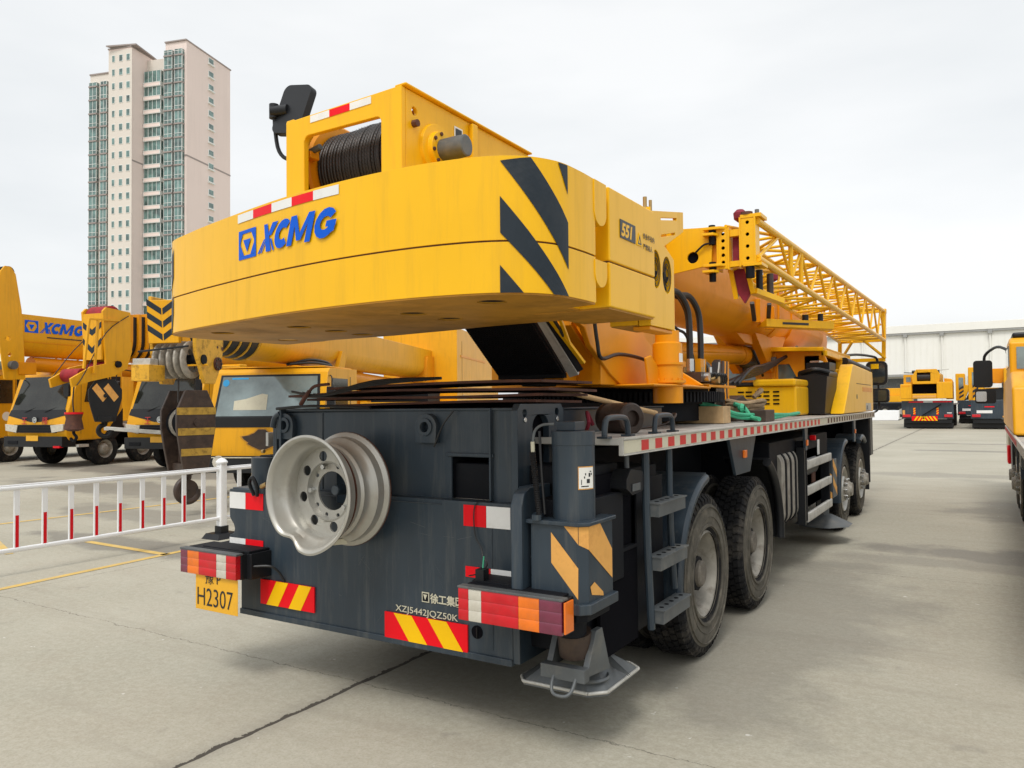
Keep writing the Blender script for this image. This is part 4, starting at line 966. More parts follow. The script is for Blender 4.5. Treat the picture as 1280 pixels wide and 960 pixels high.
# lamps/rolled sun blind in front of the cab
P('sun_visor',MB().prism([(1.02,2.42),(1.22,2.30),(1.26,2.18),(1.2,2.12),(1.02,2.2)],None,'y',10.3,10.85,BLK),bevel=.03)
P('air_horn',MB().cyl((1.05,9.6,2.36),(1.25,10.6,2.24),.06,BLKM))
# front mirrors
q=MB().prism(rrect(1.05,1.41,2.02,2.46,.09),None,'y',12.1,12.2,BLK); m1=P('mirror',q,bevel=.02)
part('mirror_glass',MB().prism(rrect(1.09,1.37,2.06,2.42,.07),None,'y',12.09,12.099,MIRG),m1)
part('sticker',MB().box(1.14,1.27,12.083,12.088,2.32,2.41,HYEL),m1)
q=MB().prism(rrect(1.03,1.43,1.70,1.96,.06),None,'y',12.1,12.22,BLK); m2=P('mirror',q,bevel=.02)
part('mirror_glass',MB().prism(rrect(1.07,1.39,1.73,1.93,.04),None,'y',12.09,12.099,MIRG),m2)
q=MB().tube([(.9,10.6,2.5),(1.0,11.3,2.55),(1.15,11.95,2.55),(1.24,12.12,2.50),(1.24,12.16,2.3)],.022,BLK,8).tube([(1.24,12.16,2.3),(1.25,12.16,1.8),(1.22,12.1,1.55),(.95,11.4,1.45),(.8,10.6,1.45)],.018,BLK,8).tube([(.85,10.6,1.62),(1.0,11.4,1.62),(1.2,12.1,1.66)],.016,BLK,6)
part('mirror_arm',q,m1)
q=MB().box(-1.25,1.2,10.6,11.1,.6,1.45,GRYD).box(-1.25,1.2,11.1,11.2,.45,1.0,GRYD); P('front_bumper',q,bevel=.02)

# ================================================================== THINGS LYING ON OR HANGING FROM THE CRANE
# bare wheel rim hung on the tail
rim=thing('wheel_rim','bare silver wheel rim with a bent lip hanging on the grey crane tail','wheel rim',(-.235,-.41,1.255))
def lip(th):  # the torn bottom-left of the front lip
    d=(th-R(243)+PI)%(2*PI)-PI
    return -.036*math.exp(-(d/.20)**2)+.010*math.exp(-((d-.5)/.3)**2)
q=MB(); n=96
prof=[(0,.322),(.006,.322),(.012,.305),(.03,.298),(.07,.292),(.085,.272),(.10,.262),(.15,.258),(.165,.270),(.18,.262),(.20,.264),(.222,.272),(.232,.284),(.245,.298),(.29,.302),(.305,.325),(.318,.327),(.318,.318),(.30,.297),(.25,.285),(.22,.262),(.16,.250),(.105,.252),(.09,.262),(.065,.283),(.02,.29),(.004,.298),(-.004,.310)]
vs=[];fs=[]
for a,r_ in prof:
    for i in range(n):
        t=2*PI*i/n; w=max(0,1-a/.11)
        rr=r_+lip(t)*w; vs.append((rr*math.cos(t),a+.02*w*abs(lip(t))/.055,rr*math.sin(t)))
K=len(prof)
for k in range(K):
    for i in range(n): fs.append((k*n+i,k*n+(i+1)%n,((k+1)%K)*n+(i+1)%n,((k+1)%K)*n+i))
q.add(vs,fs,SIL); part('rim_barrel',q,rim,sharp=38)
q=MB(); hh=[circ(.20*math.cos(2*PI*k/8+.2),.20*math.sin(2*PI*k/8+.2),.030,14) for k in range(8)]
q.prism(circ(0,0,.256,64),[circ(0,0,.165,48)]+hh,'y',.165,.175,SIL)
q.lathe([(0,.168),(.035,.160),(.035,.150),(-.006,.160)],(0,.165,0),(0,1,0),SIL,48,closed=True)
bh=[circ(.142*math.cos(2*PI*k/10),.142*math.sin(2*PI*k/10),.0125,10) for k in range(10)]
q.prism(circ(0,0,.160,48),[circ(0,0,.110,48)]+bh,'y',.195,.207,SIL)
part('rim_disc',q,rim,bevel=.002)
q=MB()
for k in (3,5,9): q.cyl((.142*math.cos(2*PI*k/10),.16,.142*math.sin(2*PI*k/10)),(.142*math.cos(2*PI*k/10),.20,.142*math.sin(2*PI*k/10)),.015,CHRM,n=6)
part('wheel_nut',q,rim)
q=MB().lathe([(0,.275),(.004,.275),(.004,.26),(0,.26)],(0,.10,0),(0,1,0),RUST,64,closed=True)
q.lathe([(0,.3265),(.005,.3285),(.01,.3265)],(0,.312,0),(0,1,0),RUST,72); q.bar((-.01,.20,-.29),(.05,.26,-.285),.05,.03,CRM); part('rust_band',q,rim)
q=MB().box(-.10,.10,.36,.44,-.08,.10,GRY); part('mount',q,rim)
P('spare_carrier',MB().box(-.34,-.13,-.08,0,1.16,1.36,GRY).cyl((-.235,-.2,1.255),(-.235,0,1.255),.03,GRY),bevel=.01)

tb_=part('timber_block',MB().box(.40,1.03,3.08,3.30,1.554,1.70,WOOD),None,bevel=.004); tag(tb_,'pale sawn timber block lying on the deck below the slewing motor','timber block')
t2=part('timber_block',MB().box(1.02,1.22,3.75,4.1,1.552,1.66,RUSTD),None,bevel=.006); tag(t2,'dark weathered wooden block on the deck behind the green sling','timber block')
q=MB(); q.T=Matrix.Translation((1.0,.98,1.64))@Matrix.Rotation(R(-28),4,'Z')
q.lathe([(-.13,.085),(-.12,.095),(.12,.095),(.13,.085),(.13,.05),(.10,.05),(.10,.001)],(0,0,0),(1,0,0),RUSTD,32,caps=False).cyl((-.13,0,0),(-.129,0,0),.085,RUSTD,n=32); q.T=None
q.tube([(1.05,1.15,1.57),(1.2,1.25,1.60),(1.22,1.38,1.66),(1.1,1.45,1.64)],.007,RUSTD,6).tube([(.86,.9,1.6),(.84,.86,1.68),(.88,.8,1.62),(.85,.83,1.57)],.012,PRP,6)
o=part('rope_drum',q,None,bevel=.003); tag(o,'short rusty brown roller lying on the deck edge beside the jack','roller')
# green sling and hemp rope on the deck
q=MB()
for dz,off in ((0,0),(.015,.05),(.03,-.04)):
    q.tube([(.84,3.1+off,1.70+dz),(.92,3.35,1.66+dz),(1.02,3.55+off,1.60+dz),(1.12,3.8,1.585+dz),(1.17,4.3+off,1.58+dz),(1.19,4.9,1.60),(1.20,5.3,1.61)],.018,STRAP,7)
q.tube([(.95,3.7,1.72),(1.03,3.75,1.68),(1.1,3.7,1.60),(1.2,3.6,1.58)],.02,STRAP,7).lathe([(0,.02),(.03,.045),(.06,.03)],(1.0,3.65,1.68),(1,0,0),STRAP,10)
o=part('lifting_sling',q,None); tag(o,'bright green lifting sling trailing along the crane deck','sling')
q=MB(); random.seed(3)
for k in range(4):
    ph=random.random()*6; pts=[(.92+.16*math.cos(a+ph)+.01*k,4.1+.36*math.sin(a+ph),1.66+.025*k+.012*math.sin(3*a)) for a in [2*PI*i/14 for i in range(15)]]
    q.tube(pts,.020,HEMP,7)
q.tube([(1.0,4.2,1.78),(1.05,4.3,1.84),(1.0,4.45,1.85),(.96,4.4,1.78)],.022,HEMP,7)
o=part('rope_coil',q,None); tag(o,'coil of pale hemp rope heaped on the deck beside the green sling','rope')
o=part('tool_box',MB().prism([(3.95,1.552),(5.1,1.552),(4.9,1.62),(4.2,1.80),(3.95,1.76)],None,'x',.62,.90,RUSTD),None,bevel=.01); tag(o,'dark wedge shaped steel chock on the deck under the coiled rope','chock')
# rusty plates stacked on the tail
random.seed(5)
LB=['uppermost brown steel plate bent over the crane tail','second brown steel plate from the top over the crane tail','third brown steel plate from the top on the crane tail','lowest brown steel plate lying directly on the crane tail']
for k in range(4):
    z=1.862-.036*k; x0=(-.62,-1.0,-.85,-.95)[k]; x1=(.93,.96,.90,.86)[k]; q=MB(); n=16
    fn=lambda u,v,z=z,k=k:(u,v,z-.02*max(0,-.2-u)**1.2+.005*math.sin(u*3+k*2)-.01*(v-.2)*(k%2))
    top=MB(); q.surf(fn,x0,x1,.14+.02*k,.75,n,3,RUST); q.surf(lambda u,v:(fn(u,v)[0],fn(u,v)[1],fn(u,v)[2]-.014),x0,x1,.14+.02*k,.75,n,3,RUST)
    # rim strip
    for e in (0,1):
        v=(.14+.02*k,.75)[e]
        for i in range(n):
            a=fn(x0+(x1-x0)*i/n,v); b=fn(x0+(x1-x0)*(i+1)/n,v)
            q.add([a,b,(b[0],b[1],b[2]-.014),(a[0],a[1],a[2]-.014)],[(0,1,2,3)],RUST)
    for u in (x0,x1):
        a=fn(u,.14+.02*k); b=fn(u,.75); q.add([a,b,(b[0],b[1],b[2]-.014),(a[0],a[1],a[2]-.014)],[(0,1,2,3)],RUST)
    o=part('steel_plate',q,None); tag(o,LB[k],'steel plate','rusty plates stacked on the crane tail')
q=MB()
for k in range(3): q.tube([(-.9+.1*k,.1,1.83-.01*k),(-.6,.08,1.80),(-.2,.1,1.86+.01*k),(.3,.1,1.885)],.009,BLKM,6)
q.tube([(-.72,.08,1.83),(-.75,.07,1.79),(-.80,.08,1.745)],.014,RUST,6).tube([(-.72,.08,1.83),(-.66,.07,1.86),(-.55,.08,1.87)],.01,RUST,6)
o=part('loose_cable',q,None); tag(o,'thin black cable trailing over the rusty plates on the tail','cable')
o=part('wooden_pole',MB().cyl((.80,.55,1.815),(1.02,1.55,1.665),.016,WOOD,n=10),None); tag(o,'thin wooden pole leaning off the rusty plates','pole')

# ================================================================== TRUCK CRANES STANDING ON THE LEFT
GLS2=mat('windscreen_glass',(.17,.22,.225),.08,metal=.2,spec=.8,coat=.3,var=.45,scale=1.2)  # grey-teal colour stands in for sky reflected in the glass
GLS1=mat('dark_windscreen_glass',(.022,.024,.020),.08,metal=0,spec=.5,var=.6,scale=1.5)
def bgwheel(root,x,y,r=.5):
    s=1 if x>0 else -1
    e=bpy.data.objects.new('wheel',None); COL.objects.link(e); e.parent=root
    q=MB().lathe([(0,.28),(0,r-.06),(.03,r),(.25,r),(.28,r-.06),(.28,.28)],(x-s*.14,y,r),(s,0,0),RUB,36)
    part('tyre',q,e)
    q=MB().lathe([(0,.29),(-.05,.25),(-.1,.2),(-.02,.15),(.02,.10),(.03,.001)],(x+s*.14,y,r),(s,0,0),SILD,24); part('rim',q,e)
def bgcab(root,kind):
    q=MB()
    if kind=='new':
        prof=[(0,.95),(-.04,1.30),(.02,1.55),(.42,2.78),(.62,2.93),(2.05,2.96),(2.05,1.05),(1.5,.80),(.1,.80)]
    else:
        prof=[(0,.75),(-.02,1.52),(.20,2.42),(.30,2.50),(1.75,2.52),(1.75,.9),(.1,.75)]
    q.prism(prof,None,'x',-1.2,1.2,YELB)
    c=part('cab',q,root,bevel=.05,seg=3)
    def fr(u,z,off=.012):  # point on the front face
        if kind=='new':
            y=(-.04+(z-1.30)*.24) if z<1.55 else .02+(z-1.55)*.325
            if z<1.3: y=-.04*(z-.95)/.35
        else: y=(-.02*(z-.75)/.77) if z<1.52 else -.02+(z-1.52)*.244
        return (u,y-off,z)
    def patch(mb,pts,m,off=.012): mb.add([fr(u,z,off) for u,z in pts],[tuple(range(len(pts)))],m)
    if kind=='new':
        g=MB(); patch(g,[(-1.08,1.72),(1.08,1.72),(.98,2.72),(-.98,2.72)],GLS1); part('windscreen',g,c)
        g=MB(); patch(g,[(-1.15,1.55),(1.15,1.55),(1.12,1.72),(-1.12,1.72)],BLK,.010); patch(g,[(-1.15,1.552),(-.2,1.36),(.2,1.36),(1.15,1.552)],BLK,.009)
        g.box(-.85,.85,-.055,.03,1.04,1.28,BLK)
        for k in range(4): g.box(-.8,.8,-.075,-.05,1.06+.055*k,1.085+.055*k,GRYD)
        part('grille',g,c)
        g=MB().lathe([(0,.09),(.02,.09),(.02,.06),(0,.06)],(0,-.04,1.42),(0,-1,0),CHRM,24,closed=True).box(-.05,.05,-.055,-.04,1.38,1.46,CHRM); part('emblem',g,c)
        for s in (-1,1):
            g=MB(); g.prism([(s*.72,1.04),(s*1.16,1.10),(s*1.18,1.30),(s*.66,1.26)],None,'y',-.085,-.02,LCLR); part('headlamp',g,c,bevel=.01)
        for x in (-.42,.42):
            M=Matrix.Translation((x-.12,-.060,1.31))@Matrix.Rotation(PI/2-.1,4,'X'); part('lettering',MB().text('王' if x<0 else '隆',M,.24,RDM,.004),c,flat=True)
        g=MB().box(-1.18,1.18,-.12,.35,.62,.93,BLK).box(-1.0,-.6,-.14,-.12,.7,.8,GRYD); part('bumper',g,c,bevel=.02)
        g=MB().box(-.24,.24,-.135,-.125,.80,.96,PLATE); 
        M=Matrix.Translation((-.2,-.137,.84))@Matrix.Rotation(PI/2,4,'X'); part('number_plate',g,c)
        g=MB().tube([(-.5,.02,1.66),(-.1,.10,1.80)],.012,BLK,5,smooth=False).tube([(.3,.02,1.66),(.75,.10,1.80)],.012,BLK,5,smooth=False); part('wiper',g,c)
        # side: window, dark lower corner
        g=MB().prism([(.62,1.95),(1.45,1.95),(1.45,2.72),(.78,2.72)],None,'x',1.196,1.212,GLS1).prism([(1.6,2.1),(1.95,2.1),(1.95,2.75),(1.6,2.75)],None,'x',1.196,1.212,BLK); part('side_window',g,c)
        g=MB().prism([(1.25,.82),(2.05,1.75),(2.05,1.06),(1.75,.82)],None,'x',1.196,1.21,BLK).box(1.199,1.204,.5,.51,1.0,2.6,INK).box(1.199,1.204,1.55,1.56,1.3,2.8,INK).cyl((1.2,1.25,1.52),(1.206,1.25,1.52),.15,STK,n=20); part('door_trim',g,c,flat=True)
        zt,yt=2.7,.35
    else:
        g=MB(); patch(g,[(-1.06,1.56),(1.06,1.56),(1.0,2.34),(-1.0,2.34)],GLS2,.016); wo=part('windscreen',g,c)
        g=MB(); patch(g,[(-1.12,1.52),(1.12,1.52),(1.05,2.38),(-1.05,2.38)],BLK,.008); patch(g,[(-1.14,1.34),(1.14,1.34),(1.14,1.53),(-1.14,1.53)],BLK,.010); part('windscreen_seal',g,c)
        g=MB(); patch(g,[(-.92+.07*math.cos(2*PI*k/14),2.22+.07*math.sin(2*PI*k/14)) for k in range(14)],SKYB,.020); patch(g,[(-.80,2.29),(-.45,2.29),(-.45,2.32),(-.80,2.32)],SKYB,.020)
        patch(g,[(-.7,1.68),(.0,1.68),(.0,1.98),(-.12,2.0),(-.45,1.9),(-.7,1.86)],CRM,.020); part('sticker',g,wo,flat=True)
        g=MB(); patch(g,[(.15,1.62),(.98,1.64),(.96,2.3),(.0,2.3),(.12,2.05)],BLK,.019); part('reflection_sheet',g,wo,flat=True) if 0 else None
        st_=MB(); pts=[(-.08+.38*math.cos(a)*(1+.2*math.sin(5*a)),1.10+.17*math.sin(a)*(1+.25*math.cos(4*a))) for a in [2*PI*k/18 for k in range(18)]]
        patch(st_,[(.45,1.0)]+pts,RUSTD,.014) if 0 else st_.add([fr(-.08,1.08,.0125)]+[fr(-.08+(u+.08)*1.1,1.08+(z-1.08)*1.1,.0125) for u,z in pts],[(0,k+1,(k+1)%18+1) for k in range(18)],UND).add([fr(-.08,1.10,.016)]+[fr(u,z,.013) for u,z in pts],[(0,k+1,(k+1)%18+1) for k in range(18)],RUSTD); part('oil_stain',st_,c,flat=True)
        g=MB().box(-1.2,1.2,-.1,.3,.45,.78,BLK).box(-1.1,1.1,-.12,-.1,.74,.76,CRM).box(-.25,.2,-.13,-.12,.30,.46,PLATE).bar((0,-.14,.3),(0,-.14,.6),.03,.03,RUST).box(-.05,1.3,-.11,-.1,.60,.64,GRYD); part('bumper',g,c,bevel=.02)
        for s in (-1,1): part('headlamp',MB().prism(circ(s*.95,.66,.13,16),None,'y',-.12,-.09,LCLR),c,bevel=.01)
        g=MB().tube([(-.75,.02,1.54),(-.3,.03,1.62)],.011,BLK,5,smooth=False).tube([(.1,.02,1.54),(.55,.03,1.62)],.011,BLK,5,smooth=False); part('wiper',g,c)
        g=MB().prism([(.25,1.55),(1.2,1.55),(1.2,2.30),(.42,2.30)],None,'x',1.196,1.212,GLS1).box(1.198,1.208,1.35,1.365,1.2,2.35,INK); part('side_window',g,c)
        q=MB().tube([(1.2,.3,2.35),(1.32,.1,2.3),(1.34,.05,2.1)],.015,BLK,6).box(1.26,1.42,-.02,.05,1.72,2.12,BLK); part('mirror',q,c,bevel=.01)
        g=MB().box(-1.1,1.1,.3,1.7,2.52,2.545,YELB).box(.45,.5,-.005,.0,.8,1.3,RUST); part('roof_panel',g,c,bevel=.01)
        zt,yt=2.3,.25
    if kind=='new':
        q=MB()
        for s in (-1,1):
            q.tube([(s*1.15,.35,2.75),(s*1.3,-.05,2.82),(s*1.42,-.15,2.7),(s*1.42,-.15,2.45)],.018,BLK,6).prism(rrect(s*1.42-.1,s*1.42+.1,2.1,2.5,.05,3),None,'y',-.2,-.12,BLK)
        part('mirror',q,c,bevel=.01)
    return c
def bgchassis(root,L,deck=1.22,ax=(1.4,2.9,7.6,8.95)):
    q=MB().box(-.5,.5,.6,L,.6,1.1,GRYD).box(-1.15,1.15,2.3,L,.95,deck-.03,GRYD).box(-1.0,1.0,3.6,7.0,.5,1.0,GRYD)
    part('chassis_frame',q,root,bevel=.02)
    q=MB().box(-1.22,1.22,2.1,L,deck-.04,deck,DECK).box(1.2,1.235,2.1,L,deck-.10,deck+.02,ALU).box(-1.235,-1.2,2.1,L,deck-.10,deck+.02,ALU).box(-1.35,1.3,.35,.7,.60,.68,ALU).box(.9,1.15,-.18,-.05,.60,.66,FRED)
    part('deck',q,root)
    for y in ax:
        for x in (-1.05,1.05): bgwheel(root,x,y)
def bgboom(root,y0,y1,z0,z1,hw=.38,collars=None,mt=YELB):
    q=MB().prism(usec(hw,z1,(z0+z1)/2-.1,z0),None,'y',y0,y1,mt); bo=part('boom',q,root,bevel=.01)
    if collars:
        a,b,n=collars; dy=(b-a)/n
        for k in range(n):
            part('boom_collar',MB().prism(usec(hw+.02-.035*(n-1-k),z1+.02-.03*(n-1-k),(z0+z1)/2-.1,z0-.02+.02*(n-1-k)),None,'y',a+dy*k,a+dy*k+dy*.35,YELD).prism(usec(hw-.02-.035*(n-1-k),z1-.03-.03*(n-1-k),(z0+z1)/2-.1,z0+.02+.02*(n-1-k)),None,'y',a+dy*k+dy*.35,a+dy*(k+1),BLK),bo,bevel=.005)
    return bo

# --- T1: leftmost, boom with the blue lettering
t1=thing('truck_crane','yellow crane with blue lettering on its boom, left of the striped hook block','truck crane',(-21.3,8.8,0),R(12),'truck cranes parked in a row on the left')
bgchassis(t1,10.5); c1=bgcab(t1,'new')
b1=bgboom(t1,-1.0,9.0,3.30,4.50,.42)
q=MB().cyl((0,-.2,3.08),(0,5.5,3.0),.22,YELD); part('luffing_cylinder',q,t1)
q=MB()
f=lambda u,z:(.425,-.72+u,z)
logo(f,0,3.98,.36,q,BLUE,lambda u,z:(.428,-.72+u,z)); part('logo',q,b1,flat=True)
q=MB().box(.42,.435,.0,1.2,3.86,3.89,INK).box(.42,.45,1.6,1.8,3.9,3.98,GRYD).box(.42,.425,-.9,6,3.70,3.715,YELD); part('guide_rail',q,b1)
q=MB().prism([(-1.35,2.6),(-1.5,3.6),(-1.56,5.3),(-1.50,5.62),(-1.36,5.80),(-1.18,5.80),(-1.04,5.6),(-.85,4.6),(-.75,3.2),(-.72,2.6)],[circ(-1.25,3.75,.07,12),circ(-1.2,3.3,.06,12)],'x',.42,.47,YELB).prism([(-1.5,3.6),(-1.56,5.3),(-1.50,5.62),(-1.36,5.80),(-1.18,5.80),(-1.04,5.6),(-.85,4.6),(-.9,3.2)],None,'x',-.47,-.42,YELB)
q.cyl((-.41,-1.2,5.65),(.41,-1.2,5.65),.17,GRYD,n=20).box(-.4,.5,-.95,-.4,2.75,3.1,YELD).cyl((-.42,-1.15,3.0),(.6,-1.15,3.0),.12,GRYL)
part('boom_head',q,b1,bevel=.01)
q=MB().prism([(4.5,1.22),(4.5,2.6),(5.5,3.4),(9.2,3.6),(9.6,1.3)],None,'x',-.9,.9,YELD).box(-1.2,1.2,9.0,10.4,1.4,2.9,YELB).box(-1.15,-.35,4.0,5.6,1.3,3.0,YELB); part('turntable',q,t1,bevel=.03)
q=MB()
for k in range(9):  # lattice jib stowed beside the far boom
    y=1.0+k*.8; q.bar((-.75,y,3.0),(-.75,y+.4,3.5),.04,.04,YELB).bar((-.75,y+.4,3.5),(-.75,y+.8,3.0),.04,.04,YELB)
q.bar((-.75,.5,3.0),(-.75,8.5,3.0),.06,.06,YELB).bar((-.75,.5,3.5),(-.75,8.5,3.5),.06,.06,YELB); part('lattice_jib',q,t1)

# --- T2: boom head with chevrons and a drooping nose
t2=thing('truck_crane','yellow crane whose chevron painted boom head has red sheaves','truck crane',(-16.4,9.6,0),R(12),'truck cranes parked in a row on the left')
bgchassis(t2,10.5); bgcab(t2,'new')
b2=bgboom(t2,-.45,9.0,2.95,4.22,.45,(-1.4,-.45,4))
q=MB()
for x0,x1 in ((.30,.36),(-.36,-.30)):
    q.prism([(-2.25,4.15),(-2.15,4.25),(-1.4,4.2),(-1.35,3.2),(-1.5,2.75),(-1.9,2.55),(-2.6,2.40),(-3.1,2.25),(-3.15,2.45),(-2.6,2.75),(-2.15,2.85),(-2.2,3.5)],[circ(-1.8,2.85,.09,12)],'x',x0,x1,YELB)
q.box(-.30,.30,-2.24,-2.18,2.95,4.1,YELB)
hd2=part('boom_head',q,b2,bevel=.008)
q=MB()
for z in (3.35,): q.add([(-.3,-2.245,z),(0,-2.245,z-.25),(0,-2.245,z-.10),(-.3,-2.245,z+.15)],[(0,1,2,3)],STRP).add([(.3,-2.245,z),(0,-2.245,z-.25),(0,-2.245,z-.10),(.3,-2.245,z+.15)],[(0,1,2,3)],STRP)
q.add([(-.3,-2.245,3.75),(0,-2.245,3.55),(.3,-2.245,3.75),(.3,-2.245,3.9),(0,-2.245,3.7),(-.3,-2.245,3.9)],[(0,1,4,5),(1,2,3,4)],STRP)
part('chevron',q,hd2,flat=True)
for q in (MB().cyl((-.28,-1.9,4.02),(.28,-1.9,4.02),.30,DRED,n=24),MB().cyl((-.28,-2.0,2.75),(.28,-2.0,2.75),.17,DRED,n=20),MB().cyl((-.28,-2.75,2.55),(.28,-2.75,2.55),.16,DRED,n=20)): part('sheave',q,hd2)
part('sheave_pin',MB().cyl((-.4,-1.8,2.85),(.42,-1.8,2.85),.08,GRYD),hd2)
q=MB().tube([(.4,-1.5,4.1),(.4,-2.2,3.6),(.4,-2.8,2.6),(.38,-3.0,2.3)],.012,BLK,5).tube([(-.4,-1.6,3.9),(-.4,-2.4,3.2),(-.4,-3.0,2.5)],.012,BLK,5).bar((.42,-2.7,3.9),(.42,-1.8,3.95),.04,.04,YELB).bar((.42,-2.7,3.9),(.42,-2.85,2.7),.05,.05,YELB).bar((.42,-2.45,3.9),(.42,-2.55,2.6),.05,.05,YELB)
part('hoist_limit_cable',q,hd2)
q=MB().cyl((0,1.0,2.7),(0,5.5,2.6),.22,YELD).prism([(-.3,2.95),(1.0,2.95),(1.3,2.5),(.4,2.5)],None,'x',-.3,.3,YELD); part('luffing_cylinder',q,t2)
q=MB().prism([(4.5,1.22),(4.5,2.4),(5.5,3.2),(9.2,3.4),(9.6,1.3)],None,'x',-.9,.9,YELD).box(-1.2,1.2,9.0,10.4,1.4,2.8,YELB).box(-1.2,1.2,1.75,2.1,2.5,3.0,YELB); part('turntable',q,t2,bevel=.03)
def hookblock(name,label,loc,rz,w,h,stripe,ropes,rh,grp='hook blocks hanging from the parked cranes',mb_=RUSTD,rust=True):
    t=thing(name,label,'hook block',loc,rz,grp)   # origin at the bottom of the hook
    z0=h*.30; PS=.42 if stripe=='h' else .30
    o=[(-w*.30,z0),(-w*.42,z0+h*.25),(-w*.5,z0+h*.45),(-w*.5,z0+h*.62),(-w*.28,z0+h*.82),(w*.28,z0+h*.82),(w*.5,z0+h*.62),(w*.5,z0+h*.45),(w*.42,z0+h*.25),(w*.30,z0)]
    q=MB()
    for s in (-1,1): q.prism(o,None,'y',s*w*PS-.03,s*w*PS+.03,mb_)
    q.box(-w*.22,w*.22,-w*.42,w*.42,z0,z0+h*.10,mb_).box(-w*.12,w*.12,-w*.3,w*.3,z0+h*.1,z0+h*.3,mb_)
    c=part('cheek_plate',q,t,bevel=.012)
    q=MB()
    for k in range(4): part('sheave',MB().lathe([(0,w*.36),(.02,w*.40),(.045,w*.36),(.06,w*.40)],(0,-w*.30+k*.13,z0+h*.5),(0,1,0),GRYD if k%2 else ROPL,28),t)
    q.cyl((0,-w*.50,z0+h*.5),(0,w*.50,z0+h*.5),.05,mb_)
    part('axle',q,t)
    q=MB()
    if stripe=='h':
        for zz in (.58,.38,.18):
            z=z0+h*zz; ww=w*(.5 if zz>.4 else .47 if zz>.3 else .39)
            q.box(-ww,ww,-w*PS-.0335,-w*PS-.0305,z,z+h*.07,BANDR)
    else:
        for k in range(2): a=-w*.40+k*w*.34; yy=-w*PS-.033; q.add([(a,yy,z0+h*.64),(a+w*.14,yy,z0+h*.74),(a+w*.46,yy,z0+h*.48),(a+w*.32,yy,z0+h*.38)],[(0,1,2,3)],ORG)
    part('warning_stripe',q,c,flat=True)
    q=MB(); r=h*.11; pts=[(0,0,z0)]+[(0,0,z0-h*.05)]+[( -r*math.sin(a), 0, h*.13+r*math.cos(a)*1.0) for a in [R(d) for d in range(20,300,28)]]
    q.tube(pts,w*.085,mb_,10); q.cyl((0,0,z0-h*.02),(0,0,z0+.05),w*.12,mb_)
    q.lathe([(0,.01),(.01,r*.95),(w*.10,r*.95),(w*.11,.01)],(0,-w*.05,h*.13),(0,1,0),mb_,20) if stripe=='h' else None
    part('hook',q,t)
    q=MB()
    for dx in ropes: part('hoist_rope',MB().cyl((dx,0,z0+h*.7),(dx*.9,0,rh),.014,ROPE,n=6),t)
    return t
def wp(t,x,y,z=0): return t.matrix_basis@Vector((x,y,z))
bpy.context.view_layer.update()
def wpt(o,rz,x,y,z=0):
    c,s=math.cos(rz),math.sin(rz); return (o[0]+c*x-s*y,o[1]+s*x+c*y,z)
hookblock('hook_block','black hook block with diagonal yellow stripes hanging before the leftmost yellow cab',wpt((-16.4,9.6),R(12),0,-1.85,1.02),R(62),.74,1.30,'d',(-.1,.1),1.7,mb_=BLK)
t=thing('ball_hook','small red and rusty ball hook on a thin rope left of the striped hook block','hook',wpt((-16.4,9.6),R(12),0,-2.75,.95),R(20),)
part('weight',MB().lathe([(0,.10),(.05,.22),(.30,.17),(.42,.20),(.46,.05)],(0,0,.25),(0,0,1),RUST,18).lathe([(0,.205),(.05,.205)],(0,0,.66),(0,0,1),FRED,18),t)
part('hook',MB().tube([(0,0,.3),(.0,0,.2),(.08,0,.1),(.0,0,.02),(-.09,0,.08)],.035,GRYD,8),t)
part('hoist_rope',MB().tube([(0,0,.7),(-.03,0,1.0),(0.02,0,1.5)],.016,BLK,6),t)
# rail bar lying between the cranes
q=MB().box(-.06,.06,0,2.4,0,.10,ALU); 
o=part('outrigger_bar',q,None,bevel=.01); o.location=wpt((-16.4,9.6),R(12),-1.35,-.6,1.15); o.rotation_euler=(R(-4),0,R(-68)); tag(o,'pale metal bar sticking out level in front of the second yellow cab','bar')

# --- T3: old cab, nearest on the left
t3=thing('truck_crane','old yellow crane with upright windscreen, stickers and an oil stain, nearest the fence','truck crane',(-9.1,6.95,0),R(22),'truck cranes parked in a row on the left')
bgchassis(t3,17.5,1.15,(1.3,2.7,8.6,9.95)); bgcab(t3,'old')
b3=bgboom(t3,-.95,11.0,2.62,3.55,.42,None)
q=MB()
for k in range(4): 
    q.prism(usec(.42-.03*(3-k),3.55-.03*(3-k),3.05,2.60+.02*(3-k)),None,'y',-2.1+.28*k,-2.1+.28*k+.235,BLK).prism(usec(.44-.03*(3-k),3.57-.03*(3-k),3.05,2.58+.02*(3-k)),None,'y',-2.1+.28*k+.235,-2.1+.28*k+.28,YELR)
part('boom_collar',q,b3,bevel=.006)
q=MB()
hp=[(-2.35,3.5),(-2.25,2.8),(-2.30,2.45),(-2.50,2.12),(-2.80,2.12),(-3.05,2.6),(-3.1,3.5)]
q.prism(hp,[circ(-2.5,3.0,.05,10),circ(-2.7,2.9,.04,10)],'x',.34,.40,YELR).prism(hp,None,'x',-.40,-.34,YELR)
q.prism([(-3.1,3.42),(-3.06,2.75),(-3.14,2.75),(-3.2,3.42)],None,'x',-.36,.16,YELB)
hd3=part('boom_head',q,b3,bevel=.01)
q=MB()
for k in range(3): z=2.95+.20*k; fy=lambda z:-3.143-.09*(z-2.75); q.add([(-.36,fy(z),z),(-.11,fy(z-.16),z-.16),(-.11,fy(z-.06),z-.06),(-.36,fy(z+.10),z+.10)],[(0,1,2,3)],STRP).add([(.16,fy(z),z),(-.09,fy(z-.16),z-.16),(-.09,fy(z-.06),z-.06),(.16,fy(z+.10),z+.10)],[(0,1,2,3)],STRP)
part('chevron',q,hd3,flat=True)
